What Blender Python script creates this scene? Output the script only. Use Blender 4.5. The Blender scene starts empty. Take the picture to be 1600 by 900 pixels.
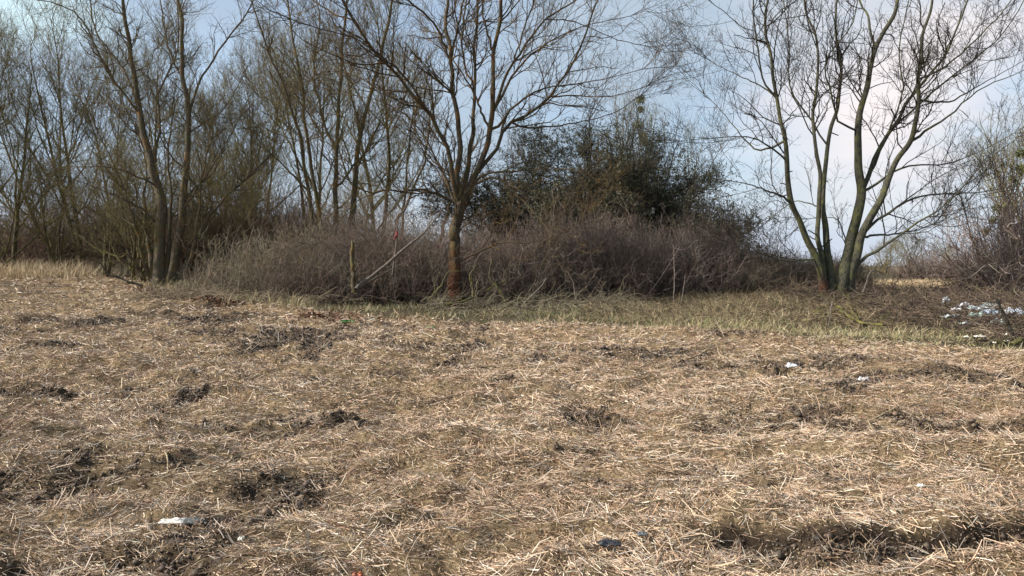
import bpy, math
import numpy as np
rng = np.random.default_rng(11)
R = math.radians
scene = bpy.context.scene
col = scene.collection

# ------------------------------------------------------------------ camera, sky, sun, exposure
F = 1180.0; PITCH = math.atan(35 / F); EYE = 1.6
cd = bpy.data.cameras.new('camera'); cam = bpy.data.objects.new('camera', cd); col.objects.link(cam)
cd.sensor_width = 36; cd.lens = 36 * F / 1600; cd.clip_start = 0.05; cd.clip_end = 3000
cam.location = (0, 0, EYE); cam.rotation_euler = (math.pi / 2 - PITCH, 0, 0)
scene.camera = cam

SUN_EL, SUN_AZ = 36.0, -100.0          # azimuth measured from +Y (view direction) clockwise: from the left
sd = bpy.data.lights.new('sun', 'SUN'); sun = bpy.data.objects.new('sun', sd); col.objects.link(sun)
sd.energy = 4.3; sd.angle = R(6.0); sd.color = (1.0, 0.94, 0.86)
sun.rotation_euler = (R(90 - SUN_EL), 0, R(180 - SUN_AZ))
SUN_AZ_BL = SUN_AZ

world = bpy.data.worlds.new('World'); scene.world = world; world.use_nodes = True
wn, wl = world.node_tree.nodes, world.node_tree.links
wn.clear()
wo = wn.new('ShaderNodeOutputWorld'); bg = wn.new('ShaderNodeBackground')
sky = wn.new('ShaderNodeTexSky'); sky.sky_type = 'NISHITA'; sky.sun_disc = False
sky.sun_elevation = R(SUN_EL); sky.sun_rotation = R(SUN_AZ_BL); sky.air_density = 1.0; sky.dust_density = 1.0; sky.ozone_density = 1.0
bg.inputs['Strength'].default_value = 0.094
tc = wn.new('ShaderNodeTexCoord')
mp = wn.new('ShaderNodeMapping'); mp.inputs['Scale'].default_value = (1.5, 1.5, 5.5); mp.inputs['Location'].default_value = (0.3, 0.1, 0.2)
wl.new(tc.outputs['Generated'], mp.inputs['Vector'])
nz = wn.new('ShaderNodeTexNoise'); nz.inputs['Scale'].default_value = 1.6; nz.inputs['Detail'].default_value = 6; nz.inputs['Roughness'].default_value = 0.5; nz.inputs['Distortion'].default_value = 0.4
wl.new(mp.outputs[0], nz.inputs['Vector'])
cr = wn.new('ShaderNodeValToRGB'); cr.color_ramp.elements[0].position = 0.36; cr.color_ramp.elements[0].color = (0.48, 0.48, 0.48, 1); cr.color_ramp.elements[1].position = 0.58; cr.color_ramp.elements[1].color = (0.96, 0.96, 0.96, 1)
wl.new(nz.outputs['Fac'], cr.inputs['Fac'])
# cloud brightness: second noise picks grey undersides or bright tops
nz2 = wn.new('ShaderNodeTexNoise'); nz2.inputs['Scale'].default_value = 2.6; nz2.inputs['Detail'].default_value = 5; nz2.inputs['Roughness'].default_value = 0.55
mp2 = wn.new('ShaderNodeMapping'); mp2.inputs['Scale'].default_value = (1.0, 1.0, 3.2); mp2.inputs['Location'].default_value = (3.1, 1.7, 0.4)
wl.new(tc.outputs['Generated'], mp2.inputs['Vector']); wl.new(mp2.outputs[0], nz2.inputs['Vector'])
cr2 = wn.new('ShaderNodeValToRGB')
cr2.color_ramp.elements[0].position = 0.38; cr2.color_ramp.elements[0].color = (2.1, 2.75, 3.5, 1)
cr2.color_ramp.elements[1].position = 0.66; cr2.color_ramp.elements[1].color = (4.3, 4.5, 4.75, 1)
e = cr2.color_ramp.elements.new(0.52); e.color = (2.65, 3.2, 3.8, 1)
# one bright break in the cloud towards the right of the view
def dirv(px, py):
    u = (px - 800) / F; v = (450 - py) / F
    d = np.array([u, math.cos(PITCH) + v * math.sin(PITCH), -math.sin(PITCH) + v * math.cos(PITCH)])
    return d / np.linalg.norm(d)
def blob(px, py, r0, r1, zs=1.0):
    d = dirv(px, py)
    sub = wn.new('ShaderNodeVectorMath'); sub.operation = 'SUBTRACT'; sub.inputs[1].default_value = tuple(d)
    wl.new(tc.outputs['Generated'], sub.inputs[0])
    sc = wn.new('ShaderNodeVectorMath'); sc.operation = 'MULTIPLY'; sc.inputs[1].default_value = (1, 1, zs)
    wl.new(sub.outputs[0], sc.inputs[0])
    ln = wn.new('ShaderNodeVectorMath'); ln.operation = 'LENGTH'; wl.new(sc.outputs[0], ln.inputs[0])
    ad = wn.new('ShaderNodeMath'); ad.operation = 'MULTIPLY_ADD'; ad.inputs[1].default_value = 0.5; wl.new(nz2.outputs['Fac'], ad.inputs[0])
    wl.new(ln.outputs['Value'], ad.inputs[2])
    mr = wn.new('ShaderNodeMapRange'); mr.interpolation_type = 'SMOOTHSTEP'
    mr.inputs['From Min'].default_value = r0 + 0.25; mr.inputs['From Max'].default_value = r1 + 0.25; mr.inputs['To Min'].default_value = 1; mr.inputs['To Max'].default_value = 0
    wl.new(ad.outputs[0], mr.inputs['Value'])
    return mr.outputs[0]
def mixc(fac, a, b):
    m = wn.new('ShaderNodeMix'); m.data_type = 'RGBA'
    if isinstance(fac, float): m.inputs['Factor'].default_value = fac
    else: wl.new(fac, m.inputs['Factor'])
    for k, x in (('A', a), ('B', b)):
        s = [i for i in m.inputs if i.name == k and i.type == 'RGBA'][0]
        if isinstance(x, tuple): s.default_value = x
        else: wl.new(x, s)
    return [o for o in m.outputs if o.type == 'RGBA'][0]
c = mixc(cr.outputs['Color'], sky.outputs[0], cr2.outputs['Color'])
sz_ = wn.new('ShaderNodeSeparateXYZ'); wl.new(tc.outputs['Generated'], sz_.inputs[0])
hz_ = wn.new('ShaderNodeMapRange'); hz_.inputs['From Min'].default_value = 0.0; hz_.inputs['From Max'].default_value = 0.16; hz_.inputs['To Min'].default_value = .9; hz_.inputs['To Max'].default_value = 0.0; hz_.interpolation_type = 'SMOOTHSTEP'
wl.new(sz_.outputs[2], hz_.inputs['Value'])
c = mixc(hz_.outputs[0], c, (3.5, 3.85, 4.5, 1))      # low stratus along the horizon
c = mixc(blob(1380, 165, 0.0, 0.26, 1.6), c, (5.2, 4.85, 4.85, 1))
c = mixc(blob(60, 25, 0.0, 0.13, 2.5), c, (4.0, 5.2, 5.6, 1))
c = mixc(blob(230, 190, 0.0, 0.22, 1.6), c, (3.0, 4.0, 5.2, 1))
wl.new(c, bg.inputs['Color']); wl.new(bg.outputs[0], wo.inputs['Surface'])

vs = scene.view_settings; vs.view_transform = 'Standard'; vs.look = 'None'; vs.gamma = 1.0; vs.use_curve_mapping = False
vs.exposure = 1.06
scene.render.engine = 'CYCLES'
scene.cycles.max_bounces = 5; scene.cycles.diffuse_bounces = 3; scene.cycles.transparent_max_bounces = 4

# ------------------------------------------------------------------ helpers
def at(px, py, Y):
    u = (px - 800) / F; v = (450 - py) / F
    dy = math.cos(PITCH) + v * math.sin(PITCH); dz = -math.sin(PITCH) + v * math.cos(PITCH)
    s = Y / dy
    return np.array([u * s, Y, EYE + dz * s])

def tag(o, label=None, cat=None, group=None, kind=None):
    if label: o['label'] = label
    if cat: o['category'] = cat
    if group: o['group'] = group
    if kind: o['kind'] = kind
    return o
def empty(name, loc, label, cat, group=None):
    o = bpy.data.objects.new(name, None); col.objects.link(o); o.location = tuple(loc)
    o.empty_display_size = 0.3
    return tag(o, label, cat, group)
def mesh_obj(name, V, Q, mat, parent=None, tint=None, smooth=False, T=None, origin=None):
    """V (n,3), Q (m,4) quads, T optional (k,3) triangles."""
    V = np.asarray(V, dtype=np.float32)
    if origin is None: origin = np.zeros(3)
    if parent is not None: origin = np.array(parent.location)
    V = (V - np.asarray(origin, dtype=np.float32)).astype(np.float32)
    me = bpy.data.meshes.new(name)
    Q = np.zeros((0, 4), np.int32) if Q is None else np.asarray(Q, np.int32)
    T = np.zeros((0, 3), np.int32) if T is None else np.asarray(T, np.int32)
    nl = Q.size + T.size; nf = len(Q) + len(T)
    me.vertices.add(len(V)); me.vertices.foreach_set('co', V.ravel())
    me.loops.add(nl); me.loops.foreach_set('vertex_index', np.concatenate([Q.ravel(), T.ravel()]).astype(np.int32))
    me.polygons.add(nf)
    ls = np.concatenate([np.arange(len(Q)) * 4, Q.size + np.arange(len(T)) * 3]).astype(np.int32)
    me.polygons.foreach_set('loop_start', ls)
    if smooth: me.polygons.foreach_set('use_smooth', np.ones(nf, bool))
    me.update(calc_edges=True)
    if tint is not None:
        a = me.attributes.new('tint', 'FLOAT_COLOR', 'POINT')
        t = np.ones((len(V), 4), np.float32); t[:, :tint.shape[1]] = tint
        a.data.foreach_set('color', t.ravel())
    me.materials.append(mat)
    o = bpy.data.objects.new(name, me); col.objects.link(o)
    if parent is not None: o.parent = parent
    else: o.location = tuple(origin)
    return o

# value noise
def hash2(ix, iy, seed):
    h = (ix.astype(np.int64) * 374761393 + iy.astype(np.int64) * 668265263 + seed * 982451653) & 0x7fffffff
    h = ((h ^ (h >> 13)) * 1274126177) & 0x7fffffff
    return ((h ^ (h >> 16)) & 0xffffff) / float(0xffffff)
def vnoise(x, y, seed=0):
    x = np.asarray(x, float); y = np.asarray(y, float)
    ix = np.floor(x); iy = np.floor(y); fx = x - ix; fy = y - iy
    fx = fx * fx * (3 - 2 * fx); fy = fy * fy * (3 - 2 * fy)
    a = hash2(ix, iy, seed); b = hash2(ix + 1, iy, seed); c_ = hash2(ix, iy + 1, seed); d = hash2(ix + 1, iy + 1, seed)
    return (a * (1 - fx) + b * fx) * (1 - fy) + (c_ * (1 - fx) + d * fx) * fy
def fbm(x, y, o=4, seed=0):
    s = 0; a = 0.5; t = 0
    for k in range(o):
        s = s + a * vnoise(x, y, seed + k * 17); t += a
        x = x * 2.03 + 5.1; y = y * 2.03 + 3.7; a *= 0.5
    return s / t
def sstep(a, b, x):
    t = np.clip((x - a) / (b - a), 0, 1); return t * t * (3 - 2 * t)

# ------------------------------------------------------------------ terrain function
TY = np.array([-30, 10, 13, 16, 20, 24, 27, 32, 38, 50, 70, 110, 400.])
TX = np.array([-60, -21, -15, -9, -2, 4.4, 7.0, 9.5, 12, 16, 24, 60.])
TZ = np.array([
    #  -60   -21   -15   -9   -2   4.4   7    9.5   12   16   24   60
    [0.0,  0.0,  0.0,  0.0, 0.0, 0.0, 0.0, 0.0, 0.0, 0.0, 0.0, 0.0],
    [0.15, 0.12, 0.08, 0.02, 0.0, 0.0, 0.0, 0.0, 0.0, 0.0, 0.0, 0.0],
    [0.3,  0.22, 0.16, 0.06, 0.0, 0.0, 0.02, 0.03, 0.05, 0.1, 0.1, 0.1],
    [0.4,  0.34, 0.24, 0.10, 0.02, 0.03, 0.08, 0.12, 0.2, 0.3, 0.3, 0.3],
    [0.55, 0.48, 0.38, 0.18, 0.06, 0.10, 0.22, 0.38, 0.48, 0.5, 0.5, 0.5],
    [0.7,  0.62, 0.52, 0.28, 0.14, 0.26, 0.45, 0.64, 0.66, 0.58, 0.55, 0.5],
    [0.8,  0.72, 0.62, 0.36, 0.22, 0.40, 0.60, 0.62, 0.58, 0.52, 0.5, 0.5],
    [0.95, 0.88, 0.80, 0.55, 0.40, 0.45, 0.50, 0.50, 0.50, 0.45, 0.4, 0.4],
    [1.05, 1.02, 0.95, 0.65, 0.45, 0.40, 0.35, 0.25, 0.15, 0.1, 0.1, 0.1],
    [1.1,  1.05, 0.95, 0.6, 0.4, 0.3, 0.2, 0.0, -0.1, -0.1, -0.1, -0.1],
    [1.0,  0.9,  0.8, 0.5, 0.3, 0.1, 0.0, -0.1, -0.1, -0.1, -0.1, -0.1],
    [0.5,  0.5,  0.4, 0.3, 0.1, 0.0, -0.1, -0.1, -0.1, -0.1, -0.1, -0.1],
    [0.0] * 12])
def base_h(x, y):
    x = np.asarray(x, float); y = np.asarray(y, float)
    i = np.clip(np.searchsorted(TX, x) - 1, 0, len(TX) - 2); j = np.clip(np.searchsorted(TY, y) - 1, 0, len(TY) - 2)
    fx = np.clip((x - TX[i]) / (TX[i + 1] - TX[i]), 0, 1); fy = np.clip((y - TY[j]) / (TY[j + 1] - TY[j]), 0, 1)
    fx = fx * fx * (3 - 2 * fx) * .5 + fx * .5; fy = fy * fy * (3 - 2 * fy) * .5 + fy * .5
    return (TZ[j, i] * (1 - fx) + TZ[j, i + 1] * fx) * (1 - fy) + (TZ[j + 1, i] * (1 - fx) + TZ[j + 1, i + 1] * fx) * fy
def ground_at(px, py):
    """world point where the sight line through (px,py) of the photograph meets the land"""
    lo = None
    for Y in np.concatenate([np.arange(3.0, 60, 0.05)]):
        p = at(px, py, Y)
        if p[2] <= base_h(p[0], p[1]): return p
    return at(px, py, 60)

# bare soil patches: (px, py, half-width px, half-height px, strength, kind)
PATCH_PX = [(35, 552, 32, 11, 1), (95, 612, 110, 13, .9), (30, 622, 60, 12, .8), (290, 615, 34, 9, 1), (275, 634, 36, 6, .8),
            (470, 530, 100, 17, 1.0), (400, 545, 50, 10, .8), (340, 522, 40, 8, .8), (600, 590, 40, 8, .8), (640, 545, 70, 9, .6), (700, 566, 50, 8, .7),
            (740, 540, 60, 8, .7), (860, 548, 50, 8, .7), (990, 552, 120, 12, .85), (1090, 568, 40, 11, .9), (900, 648, 55, 14, .9),
            (930, 668, 25, 8, .8), (880, 770, 50, 9, 1), (480, 738, 42, 13, .9), (800, 755, 45, 8, .5), (1290, 571, 70, 9, .9), (1190, 572, 30, 10, .9),
            (1310, 603, 60, 9, .8), (1260, 650, 75, 17, .9), (1340, 676, 50, 11, .8), (1430, 662, 80, 12, .9), (1490, 589, 110, 9, .8), (1360, 590, 50, 7, .7),
            (40, 888, 60, 15, 1), (10, 700, 30, 10, .6), (255, 733, 50, 9, .7), (160, 505, 60, 6, .8), (330, 497, 90, 7, .9), (230, 490, 70, 6, .8), (150, 510, 50, 6, .8), (60, 505, 40, 6, .6),
            (330, 480, 60, 5, .8), (560, 510, 50, 6, .6), (1130, 655, 30, 9, .5), (1080, 655, 30, 10, .6), (130, 770, 40, 12, .5), (20, 655, 60, 8, .6), (1500, 705, 80, 6, .4), (1250, 735, 50, 6, .4),
            (170, 690, 50, 8, .5), (420, 660, 40, 8, .6), (1290, 820, 40, 5, .3), (660, 870, 60, 8, .35), (440, 640, 26, 6, .6), (690, 620, 40, 6, .5), (1560, 680, 50, 7, .5)]
PATCH = []
for (px, py, hw, hh, s) in PATCH_PX:
    p = ground_at(px, py); q = ground_at(px, py - hh)
    q2 = ground_at(px, py + hh)
    PATCH.append((p[0], p[1], hw * p[1] / F, max(0.08, abs(q[1] - q2[1]) / 2), s))
EDGE_X = np.array([-40, -18, -12, -6.5, -3.5, 0, 4.5, 7.2, 8.4, 9.2, 30.])
EDGE_Y = np.array([40, 36, 28, 24, 21.5, 19.5, 17.3, 15.3, 13.6, 12.2, 10.])     # where the mulched field ends
def field_mask(x, y):
    """1 on the strawy field, 0 beyond its edge"""
    ed = np.interp(x, EDGE_X, EDGE_Y) + (fbm(x * .5, y * .5, 3, 91) - .5) * 2.0
    return 1 - sstep(-0.6, 0.8, y - ed)
def soil_mask(x, y):
    wx = x + (fbm(x * 1.7, y * 1.7, 3, 5) - .5) * .8; wy = y + (fbm(x * 1.7, y * 1.7, 3, 9) - .5) * .9
    m = np.zeros_like(x, dtype=float)
    for (cx, cy, rx, ry, s) in PATCH:
        d = ((wx - cx) / rx) ** 2 + ((wy - cy) / ry) ** 2
        m = np.maximum(m, s * (1 - sstep(0.1, 1.35, d)))
    n = fbm(x * 1.1, y * .9, 5, 33)
    m = np.maximum(m * .97, 0.7 * sstep(0.57, 0.71, n))
    fine = fbm(x * 6, y * 6, 3, 55)
    m = np.clip(m * (0.55 + 0.9 * sstep(.3, .7, fine)), 0, 1)
    return m
def rut(x, y):
    """the cut bank along the lower right and the hollow in the lower-left corner"""
    e = 4.40 + (fbm(x * 1.6, y * 0, 3, 71) - .5) * .30 + 0.03 * x
    dep = sstep(0.6, 1.7, x)
    a = dep * (1 - sstep(e - 0.16, e, y)) * sstep(e - .70, e - .42, y)
    b = np.exp(-(((x + 2.62) / .42) ** 2 + ((y - 3.95) / .22) ** 2))
    return a, b
def height(x, y):
    x = np.asarray(x, float); y = np.asarray(y, float)
    z = base_h(x, y)
    f = field_mask(x, y)
    s = soil_mask(x, y)
    n1 = fbm(x * .55 + .3 * y, y * .8, 4, 3) - .5
    n2 = fbm(x * 2.2, y * 2.8, 3, 21) - .5
    n3 = fbm(x * 8, y * 8, 3, 44) - .5
    n4 = fbm(x * .5 + .5 * y, y * 1.5 - .35 * x, 3, 29) - .5
    z = z + f * (0.22 * n4 + 0.30 * n1 + 0.22 * n2 + 0.07 * n3 + s * (0.13 * np.abs(n3) * 2 - 0.05)) + (1 - f) * (0.25 * n1 + 0.08 * n2)
    a, b = rut(x, y)
    z = z - (0.17 + .14 * n3 * 2 + .14 * n2) * a - 0.19 * b
    return z

# ------------------------------------------------------------------ material helpers
def new_mat(name, rough=0.85, spec=0.2):
    m = bpy.data.materials.new(name); m.use_nodes = True
    n = m.node_tree.nodes; b = n['Principled BSDF']
    b.inputs['Roughness'].default_value = rough; b.inputs['Specular IOR Level'].default_value = spec
    return m, n, m.node_tree.links, b
def ramp(n, stops):
    r = n.new('ShaderNodeValToRGB'); e = r.color_ramp.elements
    while len(e) < len(stops): e.new(0.5)
    for k, (p, c_) in enumerate(stops):
        e[k].position = p; e[k].color = (*c_, 1)
    return r
def noise(n, l, src, scale, detail=4, rough=.55, dist=0.0):
    t = n.new('ShaderNodeTexNoise'); t.inputs['Scale'].default_value = scale; t.inputs['Detail'].default_value = detail
    t.inputs['Roughness'].default_value = rough; t.inputs['Distortion'].default_value = dist
    if src is not None: l.new(src, t.inputs['Vector'])
    return t
def mix(n, l, fac, a, b, mode='MIX'):
    m = n.new('ShaderNodeMix'); m.data_type = 'RGBA'; m.blend_type = mode
    if isinstance(fac, (int, float)): m.inputs[0].default_value = fac
    else: l.new(fac, m.inputs[0])
    for idx, x in ((6, a), (7, b)):
        if isinstance(x, tuple): m.inputs[idx].default_value = (*x, 1) if len(x) == 3 else x
        else: l.new(x, m.inputs[idx])
    return m.outputs[2]
def bump(n, l, h, b, strength=.5, dist=.02):
    u = n.new('ShaderNodeBump'); u.inputs['Strength'].default_value = strength; u.inputs['Distance'].default_value = dist
    l.new(h, u.inputs['Height']); l.new(u.outputs[0], b.inputs['Normal'])

def bark(name, dark, light, lichen=None, lich_amt=.5, moss=None, strip=None):
    m, n, l, b = new_mat(name, .9, .12)
    tcx = n.new('ShaderNodeTexCoord'); src = tcx.outputs['Object']
    mpn = n.new('ShaderNodeMapping'); mpn.inputs['Scale'].default_value = (9, 9, 2.2); l.new(src, mpn.inputs[0])
    a = noise(n, l, mpn.outputs[0], 3.0, 6, .65)
    r1 = ramp(n, [(.3, dark), (.7, light)]); l.new(a.outputs['Fac'], r1.inputs[0])
    mpf = n.new('ShaderNodeMapping'); mpf.inputs['Scale'].default_value = (26, 26, 5); l.new(src, mpf.inputs[0])
    fz = noise(n, l, mpf.outputs[0], 2.0, 5, .7, .8); rf = ramp(n, [(.36, (.35, .33, .30)), (.52, (1, 1, 1))]); l.new(fz.outputs['Fac'], rf.inputs[0])
    c_ = mix(n, l, 1.0, r1.outputs[0], rf.outputs[0], 'MULTIPLY')
    if lichen:
        q = noise(n, l, src, 2.6, 6, .75); r2 = ramp(n, [(.60 - lich_amt * .22, (0, 0, 0)), (.66 - lich_amt * .12, (1, 1, 1))]); l.new(q.outputs['Fac'], r2.inputs[0])
        c_ = mix(n, l, r2.outputs[0], c_, lichen)
    if moss:
        q = noise(n, l, src, 2.3, 5, .7); r3 = ramp(n, [(.48, (0, 0, 0)), (.62, (.8, .8, .8))]); l.new(q.outputs['Fac'], r3.inputs[0])
        c_ = mix(n, l, r3.outputs[0], c_, moss)
    if strip:   # bark gnawed off near the ground, reddish wood showing
        colr, z0, z1 = strip
        sx = n.new('ShaderNodeSeparateXYZ'); l.new(src, sx.inputs[0])
        q = noise(n, l, src, 3.0, 4, .6)
        ad = n.new('ShaderNodeMath'); ad.operation = 'MULTIPLY_ADD'; ad.inputs[1].default_value = 1.2; l.new(q.outputs['Fac'], ad.inputs[0]); l.new(sx.outputs[2], ad.inputs[2])
        mr = n.new('ShaderNodeMapRange'); mr.inputs[1].default_value = z0 + .5; mr.inputs[2].default_value = z1 + .6; mr.inputs[3].default_value = 1; mr.inputs[4].default_value = 0
        l.new(ad.outputs[0], mr.inputs[0])
        c_ = mix(n, l, mr.outputs[0], c_, colr)
    l.new(c_, b.inputs['Base Color'])
    bump(n, l, a.outputs['Fac'], b, 1.0, .06)
    return m
M_centre = bark('bark_centre', (.045, .038, .03), (.14, .115, .08), (.16, .085, .03), .50, (.085, .08, .038), ((.15, .045, .022), 0.2, 2.2))
M_centre_tw = bark('twig_centre', (.045, .034, .024), (.13, .098, .062), (.19, .125, .045), .5)
M_left = bark('bark_left', (.065, .055, .04), (.19, .155, .11), (.19, .11, .04), .4, (.10, .10, .045))
M_left_tw = bark('twig_left', (.075, .062, .042), (.18, .145, .095), (.18, .15, .06), .45)
M_right = bark('bark_right', (.045, .045, .034), (.15, .14, .10), (.13, .13, .055), .45)
M_right_red = bark('bark_right_red', (.045, .045, .034), (.14, .13, .09), None, 0, (.13, .13, .05), ((.13, .042, .024), 0.0, 0.95))
M_right_tw = bark('twig_right', (.03, .025, .02), (.075, .062, .046))
M_grp = bark('bark_group', (.06, .05, .035), (.17, .14, .09), (.20, .12, .04), .5, (.13, .13, .05))
M_grp_tw = bark('twig_group', (.08, .066, .042), (.18, .145, .09), (.20, .16, .06), .5)
M_far = bark('bark_far', (.07, .06, .04), (.17, .145, .09), (.16, .14, .055), .5)
M_far_tw = bark('twig_far', (.11, .092, .055), (.22, .185, .115), (.21, .18, .065), .65)
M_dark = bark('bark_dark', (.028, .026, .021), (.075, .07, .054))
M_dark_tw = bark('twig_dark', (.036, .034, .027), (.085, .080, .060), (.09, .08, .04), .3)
M_pale = bark('pale_wood', (.11, .09, .075), (.27, .23, .19))
M_mossy = bark('mossy_branch', (.06, .052, .032), (.15, .13, .08), (.17, .16, .05), .6)
M_mossy2 = bark('yellow_moss', (.07, .062, .032), (.16, .14, .06), (.20, .18, .05), .7)
M_stalk = bark('dry_stalk', (.40, .31, .19), (.60, .48, .30))
M_stem = bark('shrub_stem', (.14, .11, .09), (.34, .28, .23))

def tinted(name, rough=.8, spec=.25, var=.35, scale=3.0, trans=0.0):
    m, n, l, b = new_mat(name, rough, spec)
    a = n.new('ShaderNodeAttribute'); a.attribute_name = 'tint'
    tcx = n.new('ShaderNodeTexCoord'); q = noise(n, l, tcx.outputs['Object'], scale, 3, .6)
    r = ramp(n, [(.25, (1 - var, 1 - var, 1 - var)), (.75, (1 + var * .4, 1 + var * .4, 1 + var * .4))]); l.new(q.outputs['Fac'], r.inputs[0])
    l.new(mix(n, l, 1.0, a.outputs['Color'], r.outputs[0], 'MULTIPLY'), b.inputs['Base Color'])
    return m
M_straw = tinted('straw', .6, .3, .25, 4)
M_grass = tinted('dry_grass', .75, .2, .25, 2)
M_thick = tinted('thicket_twigs', .9, .1, .25, 1.2)
M_leaf = tinted('leaf', .6, .25, .2, 6)

# ------------------------------------------------------------------ ground
def ground_mat():
    m, n, l, b = new_mat('ground', .95, .08)
    tcx = n.new('ShaderNodeTexCoord'); src = tcx.outputs['Object']
    a = n.new('ShaderNodeAttribute'); a.attribute_name = 'tint'       # R soil, G field, B far dry grass
    sp = n.new('ShaderNodeSeparateColor'); l.new(a.outputs['Color'], sp.inputs[0])
    f = noise(n, l, src, 30, 8, .8, .8); v = noise(n, l, src, 2.2, 6, .6)
    straw = ramp(n, [(.33, (.05, .034, .02)), (.46, (.17, .12, .068)), (.58, (.32, .235, .135)), (.72, (.46, .36, .22))]); l.new(f.outputs['Fac'], straw.inputs[0])
    soil = ramp(n, [(.36, (.022, .016, .012)), (.55, (.062, .044, .030)), (.75, (.17, .125, .085))]); l.new(f.outputs['Fac'], soil.inputs[0])
    grs = ramp(n, [(.38, (.03, .024, .016)), (.52, (.075, .060, .036)), (.7, (.18, .145, .085))]); l.new(f.outputs['Fac'], grs.inputs[0])
    c1 = mix(n, l, sp.outputs[0], straw.outputs[0], soil.outputs[0])
    c2 = mix(n, l, sp.outputs[1], grs.outputs[0], c1)
    l.new(c2, b.inputs['Base Color'])
    bump(n, l, f.outputs['Fac'], b, .9, .03)
    return m
M_ground = ground_mat()
def axis(a0, a1, step, grow, lim0, lim1):
    xs = list(np.arange(a0, a1 + 1e-6, step)); s = step
    while xs[-1] < lim1: s *= grow; xs.append(xs[-1] + s)
    s = step; pre = []; x = a0
    while x > lim0: s *= grow; x -= s; pre.append(x)
    return np.array(pre[::-1] + xs)
gx = axis(-9, 9, .035, 1.035, -1500, 1500); gy = axis(2.4, 14, .035, 1.025, -300, 2500)
GX, GY = np.meshgrid(gx, gy); nx, ny = len(gx), len(gy)
fx_, fy_ = GX.ravel(), GY.ravel()
GZ = height(fx_, fy_)
far = np.hypot(fx_, fy_) > 200
GZ[far] = 0
ii, jj = np.meshgrid(np.arange(nx - 1), np.arange(ny - 1)); k0 = (jj * nx + ii).ravel()
Qg = np.stack([k0, k0 + 1, k0 + 1 + nx, k0 + nx], 1)
sm = soil_mask(fx_, fy_); fm = field_mask(fx_, fy_); ra, rb = rut(fx_, fy_)
sm = np.clip(np.maximum(sm, np.maximum(sstep(.03, .4, ra), sstep(.1, .6, rb)) * (.55 + .9 * sstep(.3, .6, fbm(fx_ * 5, fy_ * 5, 3, 8)))), 0, 1)
g = mesh_obj('ground', np.stack([fx_, fy_, GZ], 1), Qg, M_ground, tint=np.stack([sm, fm, fm * 0], 1), smooth=True)
tag(g, 'strawy mulched field with dark soil patches rising to the tree line', 'ground', None, 'structure')

# ------------------------------------------------------------------ ribbons (straw, blades)
def ribbons(P, D, L, W, bend, color, K=3, up=None, droop=None):
    """P base (N,3), D unit direction (N,3), returns V,Q,tint. Blades bend sideways/down by 'bend' (N,3) vector."""
    N = len(P); t = np.linspace(0, 1, K)
    side = np.cross(D, rng.normal(size=(N, 3))); side /= np.linalg.norm(side, axis=1, keepdims=True) + 1e-9
    V = np.zeros((N, K, 2, 3))
    for k, tt in enumerate(t):
        c_ = P + D * (L * tt)[:, None] + bend * (tt * tt)
        w = W * (1 - (0.75 * tt ** 2 if up else 0.25 * abs(tt - .5)))
        V[:, k, 0] = c_ - side * (w / 2)[:, None]; V[:, k, 1] = c_ + side * (w / 2)[:, None]
    base = (np.arange(N) * K * 2)[:, None]
    ks = np.arange(K - 1)[None, :] * 2
    a = base + ks
    Q = np.stack([a, a + 1, a + 3, a + 2], 2).reshape(-1, 4)
    tint = np.repeat(color, K * 2, axis=0)
    return V.reshape(-1, 3), Q, tint
def pick(N, cols, wts, jit=.18):
    cols = np.array(cols); k = rng.choice(len(cols), N, p=np.array(wts) / sum(wts))
    return np.clip(cols[k] * rng.uniform(1 - jit, 1 + jit, (N, 1)) * rng.uniform(.95, 1.05, (N, 3)), 0, 1)
def vis(x, y, m=1.06):
    return np.abs(x) < y * 0.678 * m + 2.6

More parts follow.
